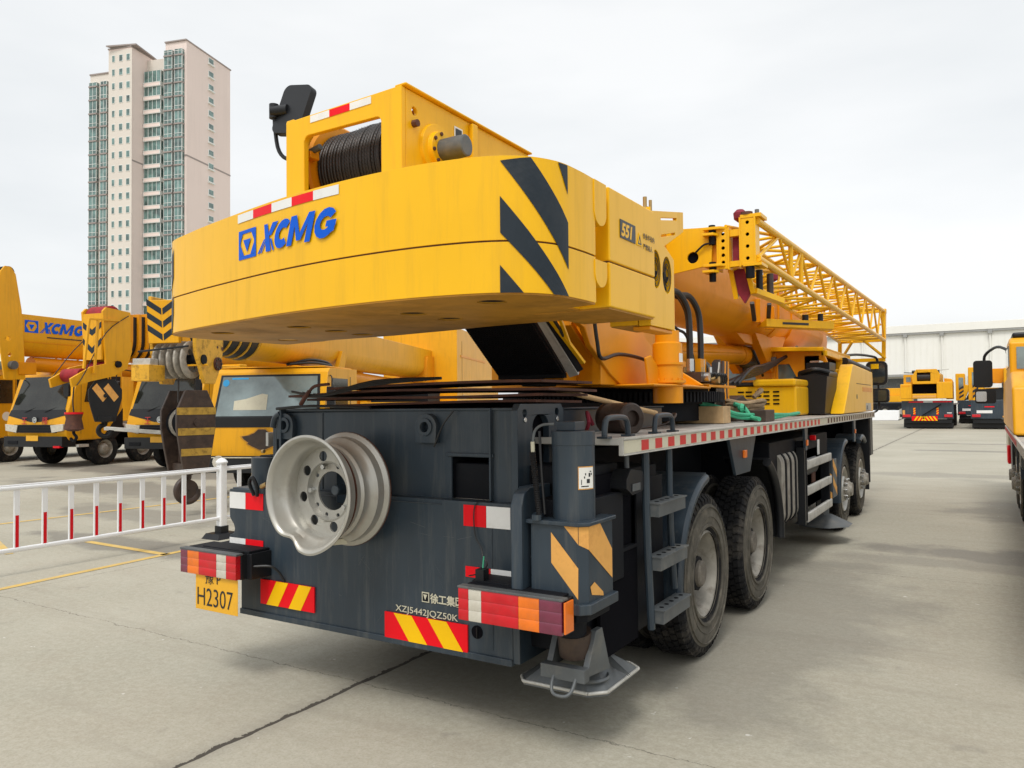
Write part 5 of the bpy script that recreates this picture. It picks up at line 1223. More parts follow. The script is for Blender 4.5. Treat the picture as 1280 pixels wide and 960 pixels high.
for k in range(5): part('sheave',MB().lathe([(0,.20),(.0,.26),(.02,.30),(.05,.30),(.07,.26),(.07,.20)],(-.32+.12*k,-2.85,2.50),(1,0,0),ROPL,28,closed=True),hd3)
q=MB()
q.cyl((-.36,-2.85,2.50),(.42,-2.85,2.50),.08,GRYD); q.cyl((.40,-2.45,2.45),(.43,-2.45,2.45),.11,RUST,n=16)
for k in range(8): a=2*PI*k/8; q.cyl((.43,-2.45+.08*math.cos(a),2.45+.08*math.sin(a)),(.445,-2.45+.08*math.cos(a),2.45+.08*math.sin(a)),.02,RUSTD,n=6)
random.seed(11)
for k in range(16): y,z=-2.2-.3*random.random(),2.65+.8*random.random(); q.cyl((.40,y,z),(.405,y,z),random.uniform(.015,.04),RUST,n=8)
part1('bolt_ring',q,hd3)
q=MB().box(-.40,-.1,-3.5,-3.1,2.15,2.4,YELR).box(-.45,-.15,-3.4,-3.2,2.4,2.5,ALU).bar((-.5,-3.2,2.62),(.3,-3.1,2.70),.03,.03,BLK).bar((.2,-3.0,2.4),(.45,-2.8,2.42),.05,.03,YELB); part('rope_guard',q,hd3,bevel=.008)
q=MB().cyl((.0,3.0,2.5),(.0,9.5,2.35),.16,YELD).prism([(9.5,2.2),(11.2,1.9),(11.2,3.4),(9.8,3.3)],None,'x',-.5,.5,YELD).bar((.44,2.6,2.55),(.46,2.8,2.95),.10,.25,YELB)
q.tube([(.1,.7,2.6),(.35,1.2,2.72),(.45,1.9,2.70),(.4,2.4,2.58)],.03,BLKM,6).tube([(.2,.6,2.6),(.45,1.2,2.66),(.5,2.0,2.64)],.03,BLKM,6); part('luffing_cylinder',q,t3)
q=MB().prism([(10.6,1.3),(10.6,4.3),(17.6,4.3),(18.0,1.5)],None,'x',-1.25,1.28,YELB).box(1.28,1.31,11.2,17.0,2.35,2.47,YELB).box(1.28,1.30,11.1,15.2,3.35,3.42,YELD)
for pts in (((11.3,2.0),(11.3,3.9)),): q.box(1.281,1.286,11.28,11.30,2.0,3.9,RUST)
q.box(1.281,1.286,11.3,15.0,2.0,2.012,RUST).box(-1.2,1.26,8.3,10.6,1.35,1.85,YELB).box(-.9,.9,8.4,9.8,1.85,2.2,GRYD).cyl((1.28,11.45,2.06),(1.30,11.45,2.06),.04,ALU).cyl((1.28,14.6,2.06),(1.30,14.6,2.06),.04,ALU)
part('turntable',q,t3,bevel=.02)
hookblock('hook_block','large rusty hook block with three worn yellow bands hanging behind the white fence',wpt((-9.1,6.95),R(22),.05,-2.72,.20),R(80),.64,1.62,'h',(-.16,.12),2.5)
# another crane's boom and cab at the extreme left edge
t0=thing('truck_crane','yellow truck crane cut off by the left edge of the picture','truck crane',(-25.6,8.1,0),R(12),'truck cranes parked in a row on the left')
bgchassis(t0,10.5); bgcab(t0,'new')
q=MB().prism([(4.5,1.22),(4.5,2.4),(5.5,3.0),(9.2,3.0),(9.6,1.3)],None,'x',-.9,.9,YELD); part('turntable',q,t0,bevel=.03)

# ================================================================== WHITE BARRIER FENCE
FX=-5.8
pl=[-8.0,-2.32,3.36,9.04]
lab=['white fence panel left of the post, red bands on its bars','white fence panel right of the post, mostly hidden by the crane tail']
def fpanel(y0,y1,label):
    t=thing('barrier_fence',label,'fence',(FX,y0,0),0,'white barrier fence panels')
    L=y1-y0
    q=MB().prism(rrect(-.022,.022,.885,.93,.015,3),None,'y',.04,L-.04,WPNT).prism(rrect(-.012,.012,.925,.945,.006,3),None,'y',.04,L-.04,WPNT); part('top_rail',q,t)
    q=MB().prism(rrect(-.022,.022,.235,.285,.015,3),None,'y',.04,L-.04,WPNT); part('bottom_rail',q,t)
    n=int(round(L/.284)); y=L-.285
    while y>.1:
        q=MB().box(-.012,.012,y-.028,y+.028,.28,.89,WPNT); b=part('bar',q,t,bevel=.003)
        part('red_band',MB().box(-.0135,.0135,y-.017,y+.017,.285,.62,FRED),b,flat=True); y-=.284
    return t
fpanel(pl[1],pl[2],lab[0]); fpanel(pl[2],pl[3],lab[1]); fpanel(pl[0],pl[1],'white fence panel outside the left edge, beyond the first full panel')
for y,l in ((pl[2],'white fence post with domed cap on a black foot beside the crane tail'),(pl[3],'white fence post hidden behind the crane tail')):
    t=thing('fence_post',l,'fence post',(FX,y,0),0)
    part('post',MB().prism(rrect(-.05,.05,-.05,.05,.012,3),None,'z',.10,.995,WPNT),t)
    part('cap',MB().lathe([(0,.075),(.02,.078),(.035,.065),(.06,.04),(.07,.001)],(0,0,.99),(0,0,1),WPNT,20),t)
    part('foot',MB().prism(rrect(-.065,.065,-.065,.065,.01,2),None,'z',.06,.16,BLK).hexa([(-.17,-.19,0),(.17,-.19,0),(.17,.19,0),(-.17,.19,0)],[(-.13,-.15,.07),(.13,-.15,.07),(.13,.15,.07),(-.13,.15,.07)],BLK),t,bevel=.008)

# ================================================================== CRANE AT THE RIGHT EDGE
ex,ey=4.65,0
e=thing('truck_crane','yellow crane cut off by the right picture edge, black mirror on its arm','truck crane',(4.58,5.5,0),0)
q=MB().box(-.55,.55,0,8,.7,1.25,GRYD).box(-1.2,1.2,1.8,7.8,.6,1.18,GRYD); part('chassis_frame',q,e,bevel=.02)
q=MB().box(-1.33,1.33,-4.0,8.3,1.18,1.24,DECK).box(-1.36,-1.33,-4.0,8.3,1.15,1.26,ALU)
d_=part('deck',q,e,bevel=.004)
q=MB(); y=2
while y<8.2: q.box(-1.363,-1.361,y,y+.1,1.17,1.24,RDM); y+=.2
part('reflective_strip',q,d_,flat=True)
q=MB().prism([(3.2,1.26),(3.4,1.9),(3.9,2.12),(8.5,2.06),(9.3,1.75),(9.35,1.3),(9.1,1.26)],None,'x',-1.36,-.6,YELB)
q.prism([(6.6,2.1),(6.6,2.70),(6.75,2.78),(8.3,2.78),(8.9,2.1)],None,'x',-1.30,1.1,YELB).box(-1.2,1.1,3.6,4.6,1.26,2.1,YELB).box(-1.25,.9,6.8,8.2,2.785,2.88,BLK)
ce=part('cab',q,e,bevel=.06,seg=3)
part('side_window',MB().prism([(6.8,2.3),(6.8,2.65),(8.2,2.65),(8.5,2.3)],None,'x',-1.316,-1.302,GLS2),ce)
part('rear_window',MB().box(-1.20,1.0,6.585,6.597,2.25,2.62,GLS2),ce)
q=MB().box(-1.33,-1.0,8.0,9.2,.75,1.25,CRM).box(-1.34,-1.28,7.9,8.4,.55,.9,RED).box(-1.3,-1.0,6.6,7.3,.45,1.15,BLKM).box(-1.32,-1.0,2.0,2.5,.9,1.15,GRYL); part('step',q,ce,bevel=.03)
for y in (4.1,5.6):
    w=copy_tree(wf_,e); w.location=(0,y,.55); w.rotation_euler=(.3,0,PI)
    part('mudguard',guard(y,.55,.64,30,170,-1.28,-.95),e)
w=copy_tree(wr,e); w.location=(0,-1.4,.55); w.rotation_euler=(.3,0,PI)
q=MB().tube([(-1.15,8.0,2.55),(-1.4,8.7,2.75),(-1.55,9.1,2.72),(-1.66,9.25,2.60),(-1.66,9.25,2.4)],.028,BLK,8).tube([(-1.15,8.2,1.2),(-1.2,8.6,2.0),(-1.3,8.7,2.72)],.025,BLK,8); ma_=part('mirror_arm',q,e)
q=MB().prism(rrect(-1.86,-1.53,1.98,2.52,.06),None,'y',9.15,9.27,BLK).prism(rrect(-1.84,-1.48,1.66,1.95,.05),None,'y',9.15,9.32,BLK); m_=part('mirror',q,e,bevel=.03)
part('mirror_glass',MB().prism(rrect(-1.82,-1.64,1.70,1.90,.03),None,'y',9.13,9.145,CHRM),m_)

# ================================================================== CRANES AND SHED IN THE DISTANCE
def rear_crane(label,x,y,kind=0):
    t=thing('truck_crane',label,'truck crane',(x,y,0),0,'truck cranes standing by the white shed')
    q=MB().box(-1.4,1.4,0,.35,.62,1.72,GRY).box(-1.25,1.25,.3,11,.75,1.45,GRYD).box(-1.38,1.38,.35,11,1.45,1.55,DECK); part('tail_panel',q,t,bevel=.02)
    q=MB()
    if kind==0:
        q.box(-.85,.55,-.012,-.004,.50,.78,RED)
        for k in range(-3,4):
            a=-.15+k*.2; s_=1 if k<0 else -1
            q.add([(a,-.014,.50),(a+.10,-.014,.50),(a+.10+.18*(1 if k<0 else -1),-.014,.78),(a+.18*(1 if k<0 else -1),-.014,.78)],[(0,1,2,3)],HYEL)
        for xx in (-.7,.55): 
            q.box(xx-.06,xx+.06,-.012,-.004,.85,1.3,RED)
            for k in range(3): q.add([(xx-.06,-.014,.9+.14*k),(xx+.06,-.014,.97+.14*k),(xx+.06,-.014,1.03+.14*k),(xx-.06,-.014,.96+.14*k)],[(0,1,2,3)],HYEL)
        q.box(-1.0,1.3,-.012,-.004,1.62,1.68,RED).box(-.2,.3,-.014,-.006,1.62,1.68,WHT).box(1.05,1.3,-.012,-.004,.95,1.0,WHT).box(-1.35,-1.22,-.012,-.004,.85,1.15,ORG)
    else:
        q.box(-1.1,-.3,-.012,-.004,.95,1.12,WHT).box(.2,1.1,-.012,-.004,.70,.80,ORG).box(-.7,-.2,-.012,-.004,1.3,1.36,RED)
    part('hazard_board',q,t,flat=True)
    for s in (-1,1): part('tail_lamp',MB().box(s*1.12-.22,s*1.12+.22,-.12,-.02,.72,.88,LRED),t,bevel=.02)
    for yy in (1.6,3.0,7.5,9):
        for s in (-1,1): part('wheel',MB().lathe([(0,.3),(0,.5),(.03,.55),(.27,.55),(.3,.5),(.3,.3)],(s*1.0,yy,.55),(s,0,0),RUB,24).cyl((s*1.2,yy,.55),(s*1.26,yy,.55),.3,SILD),t)
    part('mudflap',MB().box(-1.3,1.3,.1,.4,.35,.60,BLK).box(-1.35,1.35,.6,1.0,.06,.35,BLKM),t,bevel=.02)
    if kind==0:
        q=MB().box(-1.42,-.80,-.4,1.2,1.85,2.75,YELB).box(.55,1.38,-.4,1.2,1.85,2.85,YELB).box(-.80,.55,-.35,1.2,1.85,2.15,YELB).box(-.80,.55,.3,1.0,2.1,2.8,VOID).prism([(1.0,1.8),(1.38,1.8),(1.38,2.85),(1.30,3.05),(.9,3.1)],None,'y',.6,2.0,YELB)
        cw_=part('counterweight',q,t,bevel=.04)
        part('plate_row',MB().box(-.75,.5,-.36,-.352,1.92,2.05,ORG).box(-1.35,-.9,-.41,-.402,2.58,2.66,YELD),cw_,flat=True)
        q=MB().prism([(-.75,2.75),(.65,2.75),(.75,3.3),(.55,3.65),(-.55,3.65),(-.80,3.2)],[rrect(-.52,.22,2.92,3.45,.04)],'y',-.1,.6,YELB).box(-1.3,-.7,.5,2.5,2.7,3.35,YELB); wfr=part('winch_frame',q,t,bevel=.02)
        part('winch_drum',MB().cyl((-.5,.25,3.18),(.2,.25,3.18),.27,ROPE,n=24),wfr)
        q=MB().bar((-1.25,.3,3.48),(-.5,.2,3.42),.05,.05,BLK).bar((.5,.2,3.55),(1.2,.2,3.62),.04,.04,ALU).cyl((-.8,.2,3.5),(-.6,.2,3.5),.1,BLK).cyl((.5,.2,3.5),(.7,.2,3.5),.1,BLK).box(-1.15,-.9,.48,.5,2.9,3.2,GLS2); part('lamp_bar',q,wfr)
        q=MB().prism(usec(.45,3.6,3.1,2.7),None,'y',.8,11,YELB); part('boom',q,t,bevel=.02)
        part('side_ladder',MB().bar((-.3,-.08,.8),(.75,-.08,1.5),.08,.06,GRYD).bar((-1.6,.1,.55),(-1.35,.1,.62),.3,.06,GRYL),t)
    else:
        q=MB().box(-1.5,-.9,.3,2.3,1.7,3.7,YELB).box(.3,1.2,-.1,2.5,2.3,3.6,YELB).prism([(-1.3,1.7),(-.95,1.7),(-.55,2.8),(-.9,2.9)],None,'y',.0,.8,YELB); cw_=part('counterweight',q,t,bevel=.05)
        part('cab_window',MB().box(-1.3,-1.0,.285,.298,2.6,3.4,GLS2).box(.45,1.0,-.115,-.102,2.8,3.3,BLK),cw_)
        q=MB().prism([(-.9,1.75),(1.3,1.75),(1.2,2.5),(-.6,2.4)],None,'y',.2,1.6,BLK).prism(usec(.45,3.6,3.1,2.7),None,'y',.8,11,YELD).box(-.95,.2,.1,.2,2.45,2.7,WHT); part('boom',q,t,bevel=.02)
        q=MB()
        for k in range(3): q.add([(-1.28,-.005,1.85+.3*k),(-.98,-.005,2.05+.3*k),(-.98,-.005,2.2+.3*k),(-1.28,-.005,2.0+.3*k)],[(0,1,2,3)],INK)
        part('warning_stripe',q,cw_,flat=True)
    return t
rear_crane('distant yellow crane with hazard chevrons on its grey tail before the shed',-.13,50,0)
rear_crane('distant yellow crane seen from behind, right beside the black mirror',3.55,50,1)
t=rear_crane('farthest yellow crane, a sliver between its two neighbours by the shed',2.55,62,1)
t=thing('truck_crane','low yellow crane parked sideways at the foot of the white shed, behind the front mirror','truck crane',(-8.5,88,0),0,'truck cranes standing by the white shed')
part('chassis_frame',MB().box(-6,5.2,0,2.5,.8,1.5,GRYD),t); part('boom',MB().box(-6,4.5,.6,1.4,2.3,3.1,YELB).box(1.5,4.8,.2,2.3,1.6,2.3,YELB).box(-6,0,.2,2.3,1.5,2.6,YELB),t,bevel=.05)
q=MB()
for x in (-4,-2.4,2.2,3.8): part('wheel',MB().cyl((x,-.05,.6),(x,.3,.6),.6,RUB,n=20).cyl((x,-.08,.6),(x,-.04,.6),.3,SIL,n=16),t)
o=part('white_kerb_block',MB().hexa([(-6,0,0),(0,0,0),(0,1,0),(-6,1,0)],[(-6,0,.9),(0,.3,.9),(0,1,.9),(-6,1,.9)],WPNT),None,bevel=.05); o.location=(-3.6,72,0); tag(o,'low white concrete barrier on the ground in front of the shed','barrier')

sh=thing('warehouse','long white clad shed with a flat parapet and grey downpipes in the distance','warehouse',(0,115,0))
q=MB().box(-62,60,0,40,0,10.9,TIN)
x=-61.5
while x<60: q.box(x,x+.06,-.05,0,.5,10.8,TIN); x+=.75
w_=part('wall',q,sh)
part('parapet',MB().box(-62.3,60.3,-.4,40.3,11.0,12.05,TIN),sh,bevel=.03)
part('gutter',MB().box(-62.2,60.2,-.35,-.05,10.75,10.98,TRIM),sh)
for x in (-43.5,-38.2,-32.9,-27.6,-22.3,-17.0,-11.7,-6.3,-1.9,3.6,9.2): 
    part('downpipe',MB().cyl((x,-.25,0),(x,-.25,10.8),.10,TIN,n=8).box(x-.25,x+.25,-.5,-.05,10.4,10.95,TRIM),sh)
part('eaves_canopy',MB().box(-14,-4,-2.2,-.06,5.0,5.3,TRIM).box(1,14,-2.2,-.06,4.6,4.9,TRIM),sh); part('door',MB().box(-13,-5,-.08,-.03,0,4.8,GRYL).box(2.5,8,-.09,-.03,0,4.4,GRYL),sh)

# ================================================================== APARTMENT TOWER
PINK=mat('pink_render',(.80,.67,.61),.85,var=.04,scale=.05,dirt=(.64,.54,.49),dirtamt=.4,dscale=.08,streak=True)
BEIG=mat('beige_render',(.68,.62,.55),.85,var=.05,scale=.05)
TGL=mat('green_tinted_glass',(.10,.18,.165),.10,spec=.8,coat=.2,var=.75,scale=.6)
TFR=mat('white_window_frame',(.76,.78,.75),.6,var=.05)
BAND=mat('grey_brown_cornice',(.33,.28,.26),.8,var=.05)
D0=190.0; ux,uy=-.8304,.5572
S_=D0/150*1.055
a0=math.atan2(ux,uy)   # bearing left of +Y
tw=thing('apartment_tower','tall pink and beige apartment tower with green glazed balconies on the left skyline','apartment building',(2.92+ux*D0,-3.4+uy*D0,0),math.atan2(uy,ux)-PI/2)
Av=Vector((.776,-.63)); Bv=Vector((.63,.776))
FH=3.02; NF=27
p=[Vector((-14.1,2.0))]
def go(v,d): p.append(p[-1]+v*d*S_)
go(Av,4.4); go(Bv,-.9); go(Av,4.4); go(Bv,3.6); go(Av,3.9); go(Bv,-.4); go(Av,4.0); go(Bv,11.8); go(Av,-15.5)
def block(name,pts,z1,m,cap=True):
    b=part(name,MB().prism([tuple(v) for v in pts],None,'z',0,z1,m),tw)
    c_=sum(pts,Vector((0,0)))/len(pts)
    if cap:
        part('cornice',MB().prism([tuple(c_+(v-c_)*1.035) for v in pts],None,'z',z1,z1+.28,BAND),b)
        part('cornice',MB().prism([tuple(c_+(v-c_)*1.012) for v in pts],None,'z',z1*.69,z1*.69+.35,BAND),b)
    return b
HL,HC,HR=75.5,80,82
wingL=block('wall',[p[0],p[1],p[1]+Bv*9*S_,p[0]+Bv*9*S_],HL,BEIG)
wingC=block('wall',[p[2],p[3],p[4],p[4]+Bv*3*S_,p[2]+Bv*7.3*S_],HC,PINK)
wingM=block('wall',[p[4]-Av*.3,p[5],p[5]+Bv*5*S_,p[4]+Bv*5*S_],HC-1,BEIG,False)
wingR=block('wall',[p[6],p[7],p[8],p[8]-Av*6*S_,p[6]+Bv*8*S_],HR,PINK)
def facepatch(mb,P0,v,u0,u1,z0,z1,out,d0,d1,m):
    n=Vector((v.y,-v.x))
    a=P0+v*u0*S_; b=P0+v*u1*S_
    c=[a+n*d0,b+n*d0,b+n*d1,a+n*d1]
    mb.hexa([(q.x,q.y,z0) for q in c],[(q.x,q.y,z1) for q in c],m)
# central wing: three columns of windows on face A
PINK2=BEIG
q=MB(); facepatch(q,p[2],Av,.05,4.55,0,HC*.995,1,.0,.06,BEIG); part('face_render',q,wingC)
for f_ in range(NF-1):
    z=f_*FH+1.6
    for k,u in enumerate((.75,2.1,3.5)):
        if k==0 : continue
        q=MB(); facepatch(q,p[2],Av,u,u+.72,z,z+1.5,1,.05,.14,TFR); facepatch(q,p[2],Av,u+.07,u+.65,z+.1,z+1.4,1,.13,.17,TGL); part('window',q,wingC)
q=MB()
for f_ in range(NF-1):
    z=f_*FH+1.6; facepatch(q,p[2],Av,.75,1.3,z,z+1.5,1,.05,.14,TFR); facepatch(q,p[2],Av,.8,1.25,z+.1,z+1.4,1,.13,.17,TGL)
struct(part('window_row',q,wingC),'stuff')
# right wing side wall: one column
for f_ in range(NF):
    z=f_*FH+1.8
    q=MB(); facepatch(q,p[7],Bv,5.6,7.0,z,z+1.25,1,.0,.12,TFR); facepatch(q,p[7],Bv,5.75,6.85,z+.12,z+1.15,1,.11,.2,TGL); facepatch(q,p[7],Bv,5.5,7.1,z-.35,z-.1,1,.0,.45,TFR); part('window',q,wingR)
# glazed balconies
def bays(P0,v,u0,u1,dep,n,z1,par,rails=True,nf=NF-1):
    q=MB()
    facepatch(q,P0,v,u0,u1,0,z1,1,-.3,dep*.8,TGL)
    for f_ in range(nf+1):
        z=f_*FH
        if z+.9>z1: break
        facepatch(q,P0,v,u0-.05,u1+.05,z,z+(.80 if rails else .30),1,-.3,dep,TFR if rails else BAND)
        if rails: facepatch(q,P0,v,u0-.08,u1+.08,z+.80,z+.9,1,-.3,dep+.08,TFR)
        else: facepatch(q,P0,v,u0-.03,u1+.03,z+1.05,z+1.13,1,-.3,dep*.85,TFR)
        if rails: facepatch(q,P0,v,u0+.1,u1-.1,z+.12,z+.85,1,dep*.99,dep+.03,PINK)
    for k in range(n+1):
        u=u0+(u1-u0)*k/n; facepatch(q,P0,v,u-.03,u+.03,0,z1,1,dep*.7,dep*.84,TFR)
    return part('glazed_balcony',q,par)
bays(p[0],Av,.25,1.7,.9,2,HL-2,wingL,False); bays(p[0],Av,2.5,3.7,.9,2,HL-2,wingL,False)
bays(p[1]-Av*.8*S_,Av,0,.9,1.6,1,HC-6,wingC,False) if 0 else None
bays(p[4],Av,.15,3.35,1.4,4,HC-4,wingM,True)
bays(p[6],Av,.2,1.7,1.0,2,HR-2,wingR,False); bays(p[6],Av,2.2,3.6,1.0,2,HR-2,wingR,False)
q=MB()
for f_ in range(NF-2): z=f_*FH+1.6; facepatch(q,p[5],Av,-.32,-.05,z,z+1.3,1,.02,.1,TGL); facepatch(q,p[5]-Bv*.5*S_,Av,.0,.1,z,z+1.3,1,.02,.1,TGL)
struct(part('window_row',q,wingM),'stuff')
q=MB(); c_=p[3]; q.prism([tuple(p[2]-Vector((.5,.8))),tuple(p[3]+Vector((.9,-.8))),tuple(p[4]+Vector((.9,.3))),tuple(p[4]+Bv*4)],None,'z',HC+.3,HC+.6,BAND); part('roof_slab',q,wingC)
lowb=thing('apartment_building','low pale block showing just above the leftmost boom','apartment building',(-215,112,0),R(60))
wl=part('wall',MB().box(-5,5,0,12,0,25.6,BEIG),lowb); part('roof',MB().box(-5.2,5.2,-.4,12.4,25.6,25.9,TRIM).box(-2,1,2,8,25.9,27.2,BEIG),lowb)
part('window',MB().box(-4,4,-.1,0,23,24.6,TGL),wl)

# ================================================================== GROUND
def ground():
    m=bpy.data.materials.new('concrete_yard'); m.use_nodes=True; nt=m.node_tree; N=nt.nodes; L=nt.links
    b=N['Principled BSDF']
    tc=N.new('ShaderNodeTexCoord'); g=tc.outputs['Object']
    def noise(sc,det=8,ro=.6,vec=g,dist=0):
        n=N.new('ShaderNodeTexNoise'); n.inputs['Scale'].default_value=sc; n.inputs['Detail'].default_value=det; n.inputs['Roughness'].default_value=ro; n.inputs['Distortion'].default_value=dist; L.new(vec,n.inputs['Vector']); return n
    def math_(op,a,b_=None,c=None,clamp=False):
        n=N.new('ShaderNodeMath'); n.operation=op; n.use_clamp=clamp
        for i,v in enumerate((a,b_,c)):
            if v is None: continue
            if isinstance(v,(int,float)): n.inputs[i].default_value=v
            else: L.new(v,n.inputs[i])
        return n.outputs[0]
    def rng(v,a,b_,c,d):
        n=N.new('ShaderNodeMapRange'); L.new(v,n.inputs['Value']); n.inputs['From Min'].default_value=a; n.inputs['From Max'].default_value=b_; n.inputs['To Min'].default_value=c; n.inputs['To Max'].default_value=d; return n.outputs['Result']
    def mix(f,a,b_):
        n=N.new('ShaderNodeMix'); n.data_type='RGBA'
        L.new(f,n.inputs['Factor'])
        for nm,v in (('A',a),('B',b_)):
            if isinstance(v,tuple): n.inputs[nm].default_value=(*v,1)
            else: L.new(v,n.inputs[nm])
        return n.outputs['Result']
    sx=N.new('ShaderNodeSeparateXYZ'); L.new(g,sx.inputs[0]); X,Y=sx.outputs[0],sx.outputs[1]
    n1=noise(.35,6,.55); n2=noise(2.2,10,.65,dist=.4); n3=noise(22,8,.7)
    base=mix(rng(n1.outputs['Fac'],.35,.65,0,1),(.335,.315,.245),(.44,.415,.335))
    base=mix(rng(n2.outputs['Fac'],.42,.68,0,.60),base,(.37,.335,.26))
    base=mix(rng(n3.outputs['Fac'],.40,.70,0,.45),base,(.56,.53,.45))
    n7=noise(70,6,.75); base=mix(rng(n7.outputs['Fac'],.45,.66,0,.42),base,(.24,.215,.165))
    n8=noise(.9,12,.75,dist=1.2); base=mix(rng(n8.outputs['Fac'],.55,.62,0,.18),base,(.30,.27,.21))
    # fine brushed scuffs and tyre dust
    mp=N.new('ShaderNodeMapping'); mp.inputs['Scale'].default_value=(.25,2.4,1); mp.inputs['Rotation'].default_value=(0,0,R(12)); L.new(g,mp.inputs['Vector'])
    n4=noise(1.6,8,.65,mp.outputs['Vector'],.6)
    base=mix(rng(n4.outputs['Fac'],.52,.72,0,.45),base,(.30,.27,.215))
    n6=noise(3.0,4,.5); base=mix(rng(n6.outputs['Fac'],.68,.74,0,.35),base,(.20,.185,.16))
    # joints between slabs: distance to a line, wobbled by noise
    nw=noise(3.5,6,.7); wob=rng(nw.outputs['Fac'],0,1,-.05,.05); nw2=noise(14,4,.7); wob2=rng(nw2.outputs['Fac'],0,1,-.02,.02)
    def joint(c,off,per,w):
        a=math_('ADD',math_('ADD',c,wob),wob2); a=math_('SUBTRACT',a,off); a=math_('DIVIDE',a,per); a=math_('FRACT',math_('ADD',a,.5)); a=math_('SUBTRACT',a,.5); a=math_('ABSOLUTE',a); a=math_('MULTIPLY',a,per)
        wn=rng(nw.outputs['Fac'],.3,.7,w*.3,w)
        return math_('LESS_THAN',a,wn)
    jx=joint(X,-.45,4.6,.007); jy=joint(Y,.25,4.87,.0055)
    jj=math_('MAXIMUM',jx,jy)
    # the wide broken joint running to the viewer under the tail
    near=math_('LESS_THAN',math_('ABSOLUTE',math_('SUBTRACT',math_('ADD',X,wob),-.45)),rng(nw2.outputs['Fac'],.3,.7,.006,.028))
    jj=math_('MAXIMUM',jj,near)
    soil=math_('SUBTRACT',1,math_('MULTIPLY',math_('ABSOLUTE',math_('SUBTRACT',math_('ADD',X,wob),-.45)),7),clamp=True)
    base=mix(math_('MULTIPLY',soil,.35),base,(.20,.185,.155))
    # wet/oily stains with a shape of their own
    nst=noise(.9,8,.6); 
    def blob(cx,cy,rx,ry,amt,edge=.35):
        a=math_('DIVIDE',math_('SUBTRACT',X,cx),rx); c=math_('DIVIDE',math_('SUBTRACT',Y,cy),ry)
        d=math_('SQRT',math_('ADD',math_('MULTIPLY',a,a),math_('MULTIPLY',c,c)))
        d=math_('ADD',d,rng(nst.outputs['Fac'],.3,.7,-.45,.45))
        return math_('MULTIPLY',rng(d,1,1-edge,0,1),amt,clamp=True)
    st_=blob(3.6,6.7,2.0,.60,.55); 
    for a in ((3.6,10.8,1.3,1.6,.4),(2.6,6.0,1.5,.35,.3),(.2,1.3,1.3,1.2,.25),(-12,6.5,7,1.1,.5),(-16,9.5,9,1.3,.6),(-9,4.2,3.0,.7,.4),(-6.6,2.4,2.2,.45,.55),(-7.0,7.5,3,1.0,.5),(2.2,17,3,.7,.3),(3,27,3,.5,.45),(4,32,5,.5,.45),(1.5,3.2,.9,3.0,.35),(-1,59,4,1.2,.5)):
        st_=math_('MAXIMUM',st_,blob(*a))
    base=mix(st_,base,(.115,.105,.095))
    nsp=noise(9,3,.5); base=mix(rng(nsp.outputs['Fac'],.735,.75,0,.8),base,(.62,.60,.55))
    base=mix(math_('MULTIPLY',jj,math_('ADD',.55,math_('MULTIPLY',near,.4))),base,(.055,.047,.038))
    L.new(base,b.inputs['Base Color'])
    L.new(rng(st_,0,1,.82,.55),b.inputs['Roughness'])
    b.inputs['Specular IOR Level'].default_value=.35
    h=math_('ADD',math_('MULTIPLY',n3.outputs['Fac'],.5),math_('MULTIPLY',n2.outputs['Fac'],.6)); h=math_('SUBTRACT',h,math_('MULTIPLY',jj,1.5))
    bp=N.new('ShaderNodeBump'); bp.inputs['Strength'].default_value=.35; bp.inputs['Distance'].default_value=.012; L.new(h,bp.inputs['Height']); L.new(bp.outputs['Normal'],b.inputs['Normal'])
    return m
GM=ground()
struct(part('ground',MB().add([(-900,-300,0),(900,-300,0),(900,1500,0),(-900,1500,0)],[(0,1,2,3)],GM),None,flat=True))
YLN=mat('worn_yellow_line_paint',(.62,.42,.12),.8,var=.15,scale=8,dirt=(.38,.34,.26),dirtamt=.95,dscale=4)
def line(pts,w,name='parking_line'):
    q=MB()
    for a,b in zip(pts,pts[1:]):
        a=Vector((*a,0));b=Vector((*b,0)); n=(b-a).normalized(); n=Vector((-n.y,n.x,0))*w/2
        q.add([a-n,b-n,b+n,a+n],[(0,1,2,3)],YLN)
        q.T=None
    o=part(name,q,None,flat=True); o.location.z=.004; struct(o)
line([(-5.05,-4),(-5.22,.38),(-5.40,2.4),(-5.62,6.2),(-5.9,12)],.10)
line([(-5.36,2.25),(-7.1,2.3)],.10)
line([(-9.95,-1),(-9.85,2.5),(-9.65,5.6),(-9.5,9)],.11)
line([(-7.1,1.35),(-9.7,2.2)],.09)

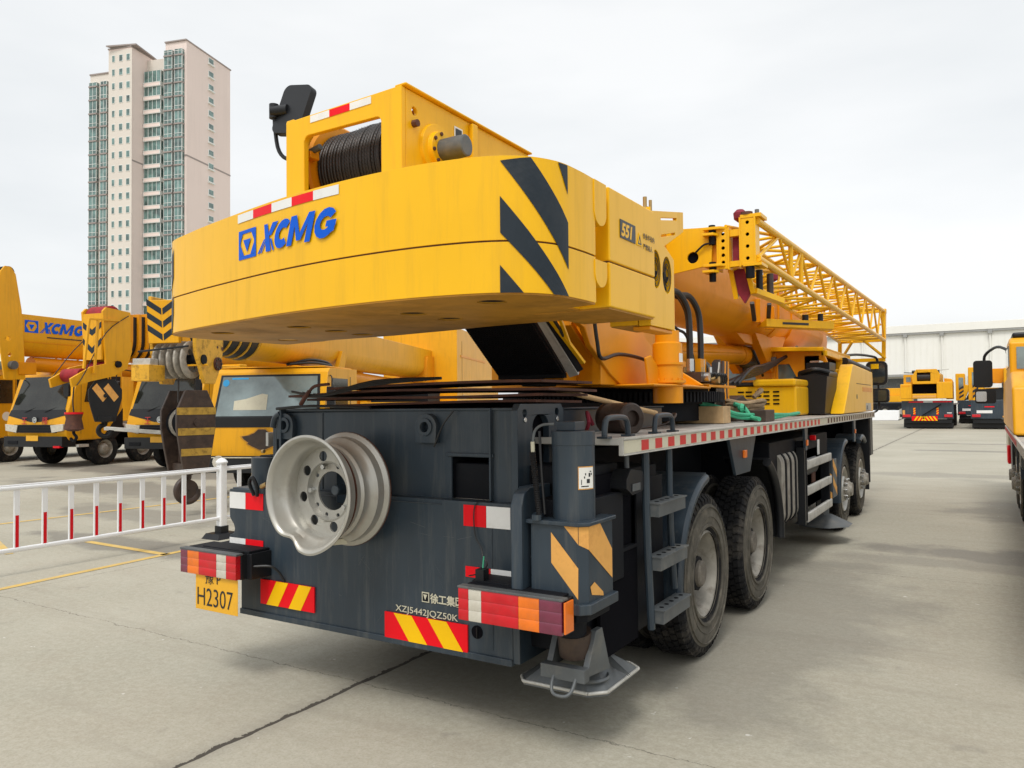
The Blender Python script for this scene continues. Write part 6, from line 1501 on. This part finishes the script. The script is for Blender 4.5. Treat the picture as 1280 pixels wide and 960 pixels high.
# ================================================================== LIGHT, SKY, CAMERA
w=bpy.data.worlds.new('World'); SC.world=w; w.use_nodes=True; nt=w.node_tree; N=nt.nodes; L=nt.links
bg=N['Background']; out=N['World Output']
sky=N.new('ShaderNodeTexSky'); sky.sky_type='NISHITA'; sky.sun_disc=False; SEL,SAZ=R(58),R(168)
sky.sun_elevation=SEL; sky.sun_rotation=SAZ; sky.dust_density=4
hs=N.new('ShaderNodeHueSaturation'); hs.inputs['Saturation'].default_value=.25; L.new(sky.outputs[0],hs.inputs['Color']); L.new(hs.outputs['Color'],bg.inputs['Color']); bg.inputs['Strength'].default_value=.05
tc=N.new('ShaderNodeTexCoord'); mp=N.new('ShaderNodeMapping'); mp.inputs['Scale'].default_value=(1,1,3.5); L.new(tc.outputs['Generated'],mp.inputs['Vector'])
nz=N.new('ShaderNodeTexNoise'); nz.inputs['Scale'].default_value=1.4; nz.inputs['Detail'].default_value=5; nz.inputs['Roughness'].default_value=.5; L.new(mp.outputs['Vector'],nz.inputs['Vector'])
cr_=N.new('ShaderNodeValToRGB'); cr_.color_ramp.elements[0].position=.35; cr_.color_ramp.elements[0].color=(.71,.74,.755,1); cr_.color_ramp.elements[1].position=.62; cr_.color_ramp.elements[1].color=(.885,.895,.895,1)
L.new(nz.outputs['Fac'],cr_.inputs['Fac'])
bg2=N.new('ShaderNodeBackground'); L.new(cr_.outputs['Color'],bg2.inputs['Color']); bg2.inputs['Strength'].default_value=.93
ad=N.new('ShaderNodeAddShader'); L.new(bg.outputs[0],ad.inputs[0]); L.new(bg2.outputs[0],ad.inputs[1]); L.new(ad.outputs[0],out.inputs['Surface'])
sl_=bpy.data.lights.new('overcast_sun','SUN'); sl_.energy=1.7; sl_.angle=R(18); sl_.color=(1,.97,.92)
so_=bpy.data.objects.new('overcast_sun',sl_); COL.objects.link(so_)
# sky sun_rotation is clockwise from +Y: direction to the sun
sd=Vector((math.sin(SAZ)*math.cos(SEL),math.cos(SAZ)*math.cos(SEL),math.sin(SEL)))
so_.rotation_euler=sd.to_track_quat('Z','Y').to_euler()
SC.view_settings.view_transform='Standard'; SC.view_settings.look='None'; SC.view_settings.exposure=0; SC.view_settings.gamma=1
cam=bpy.data.cameras.new('camera'); co_=bpy.data.objects.new('camera',cam); COL.objects.link(co_); SC.camera=co_
cam.sensor_fit='HORIZONTAL'; cam.sensor_width=36; cam.lens=36*963/1280; cam.clip_end=3000; cam.clip_start=.05
MR=Matrix(((.85189086,-.02280817,-.52322246),(.52362056,.01768988,.85176791),(-.01017152,-.99958334,.02701268)))
# camera axes: x right, y up = -down, z back = -forward
M4=Matrix(((MR[0][0],-MR[0][1],-MR[0][2],2.92),(MR[1][0],-MR[1][1],-MR[1][2],-3.4),(MR[2][0],-MR[2][1],-MR[2][2],1.73),(0,0,0,1)))
co_.matrix_world=M4
SC.cycles.max_bounces=6; SC.cycles.use_denoising=True
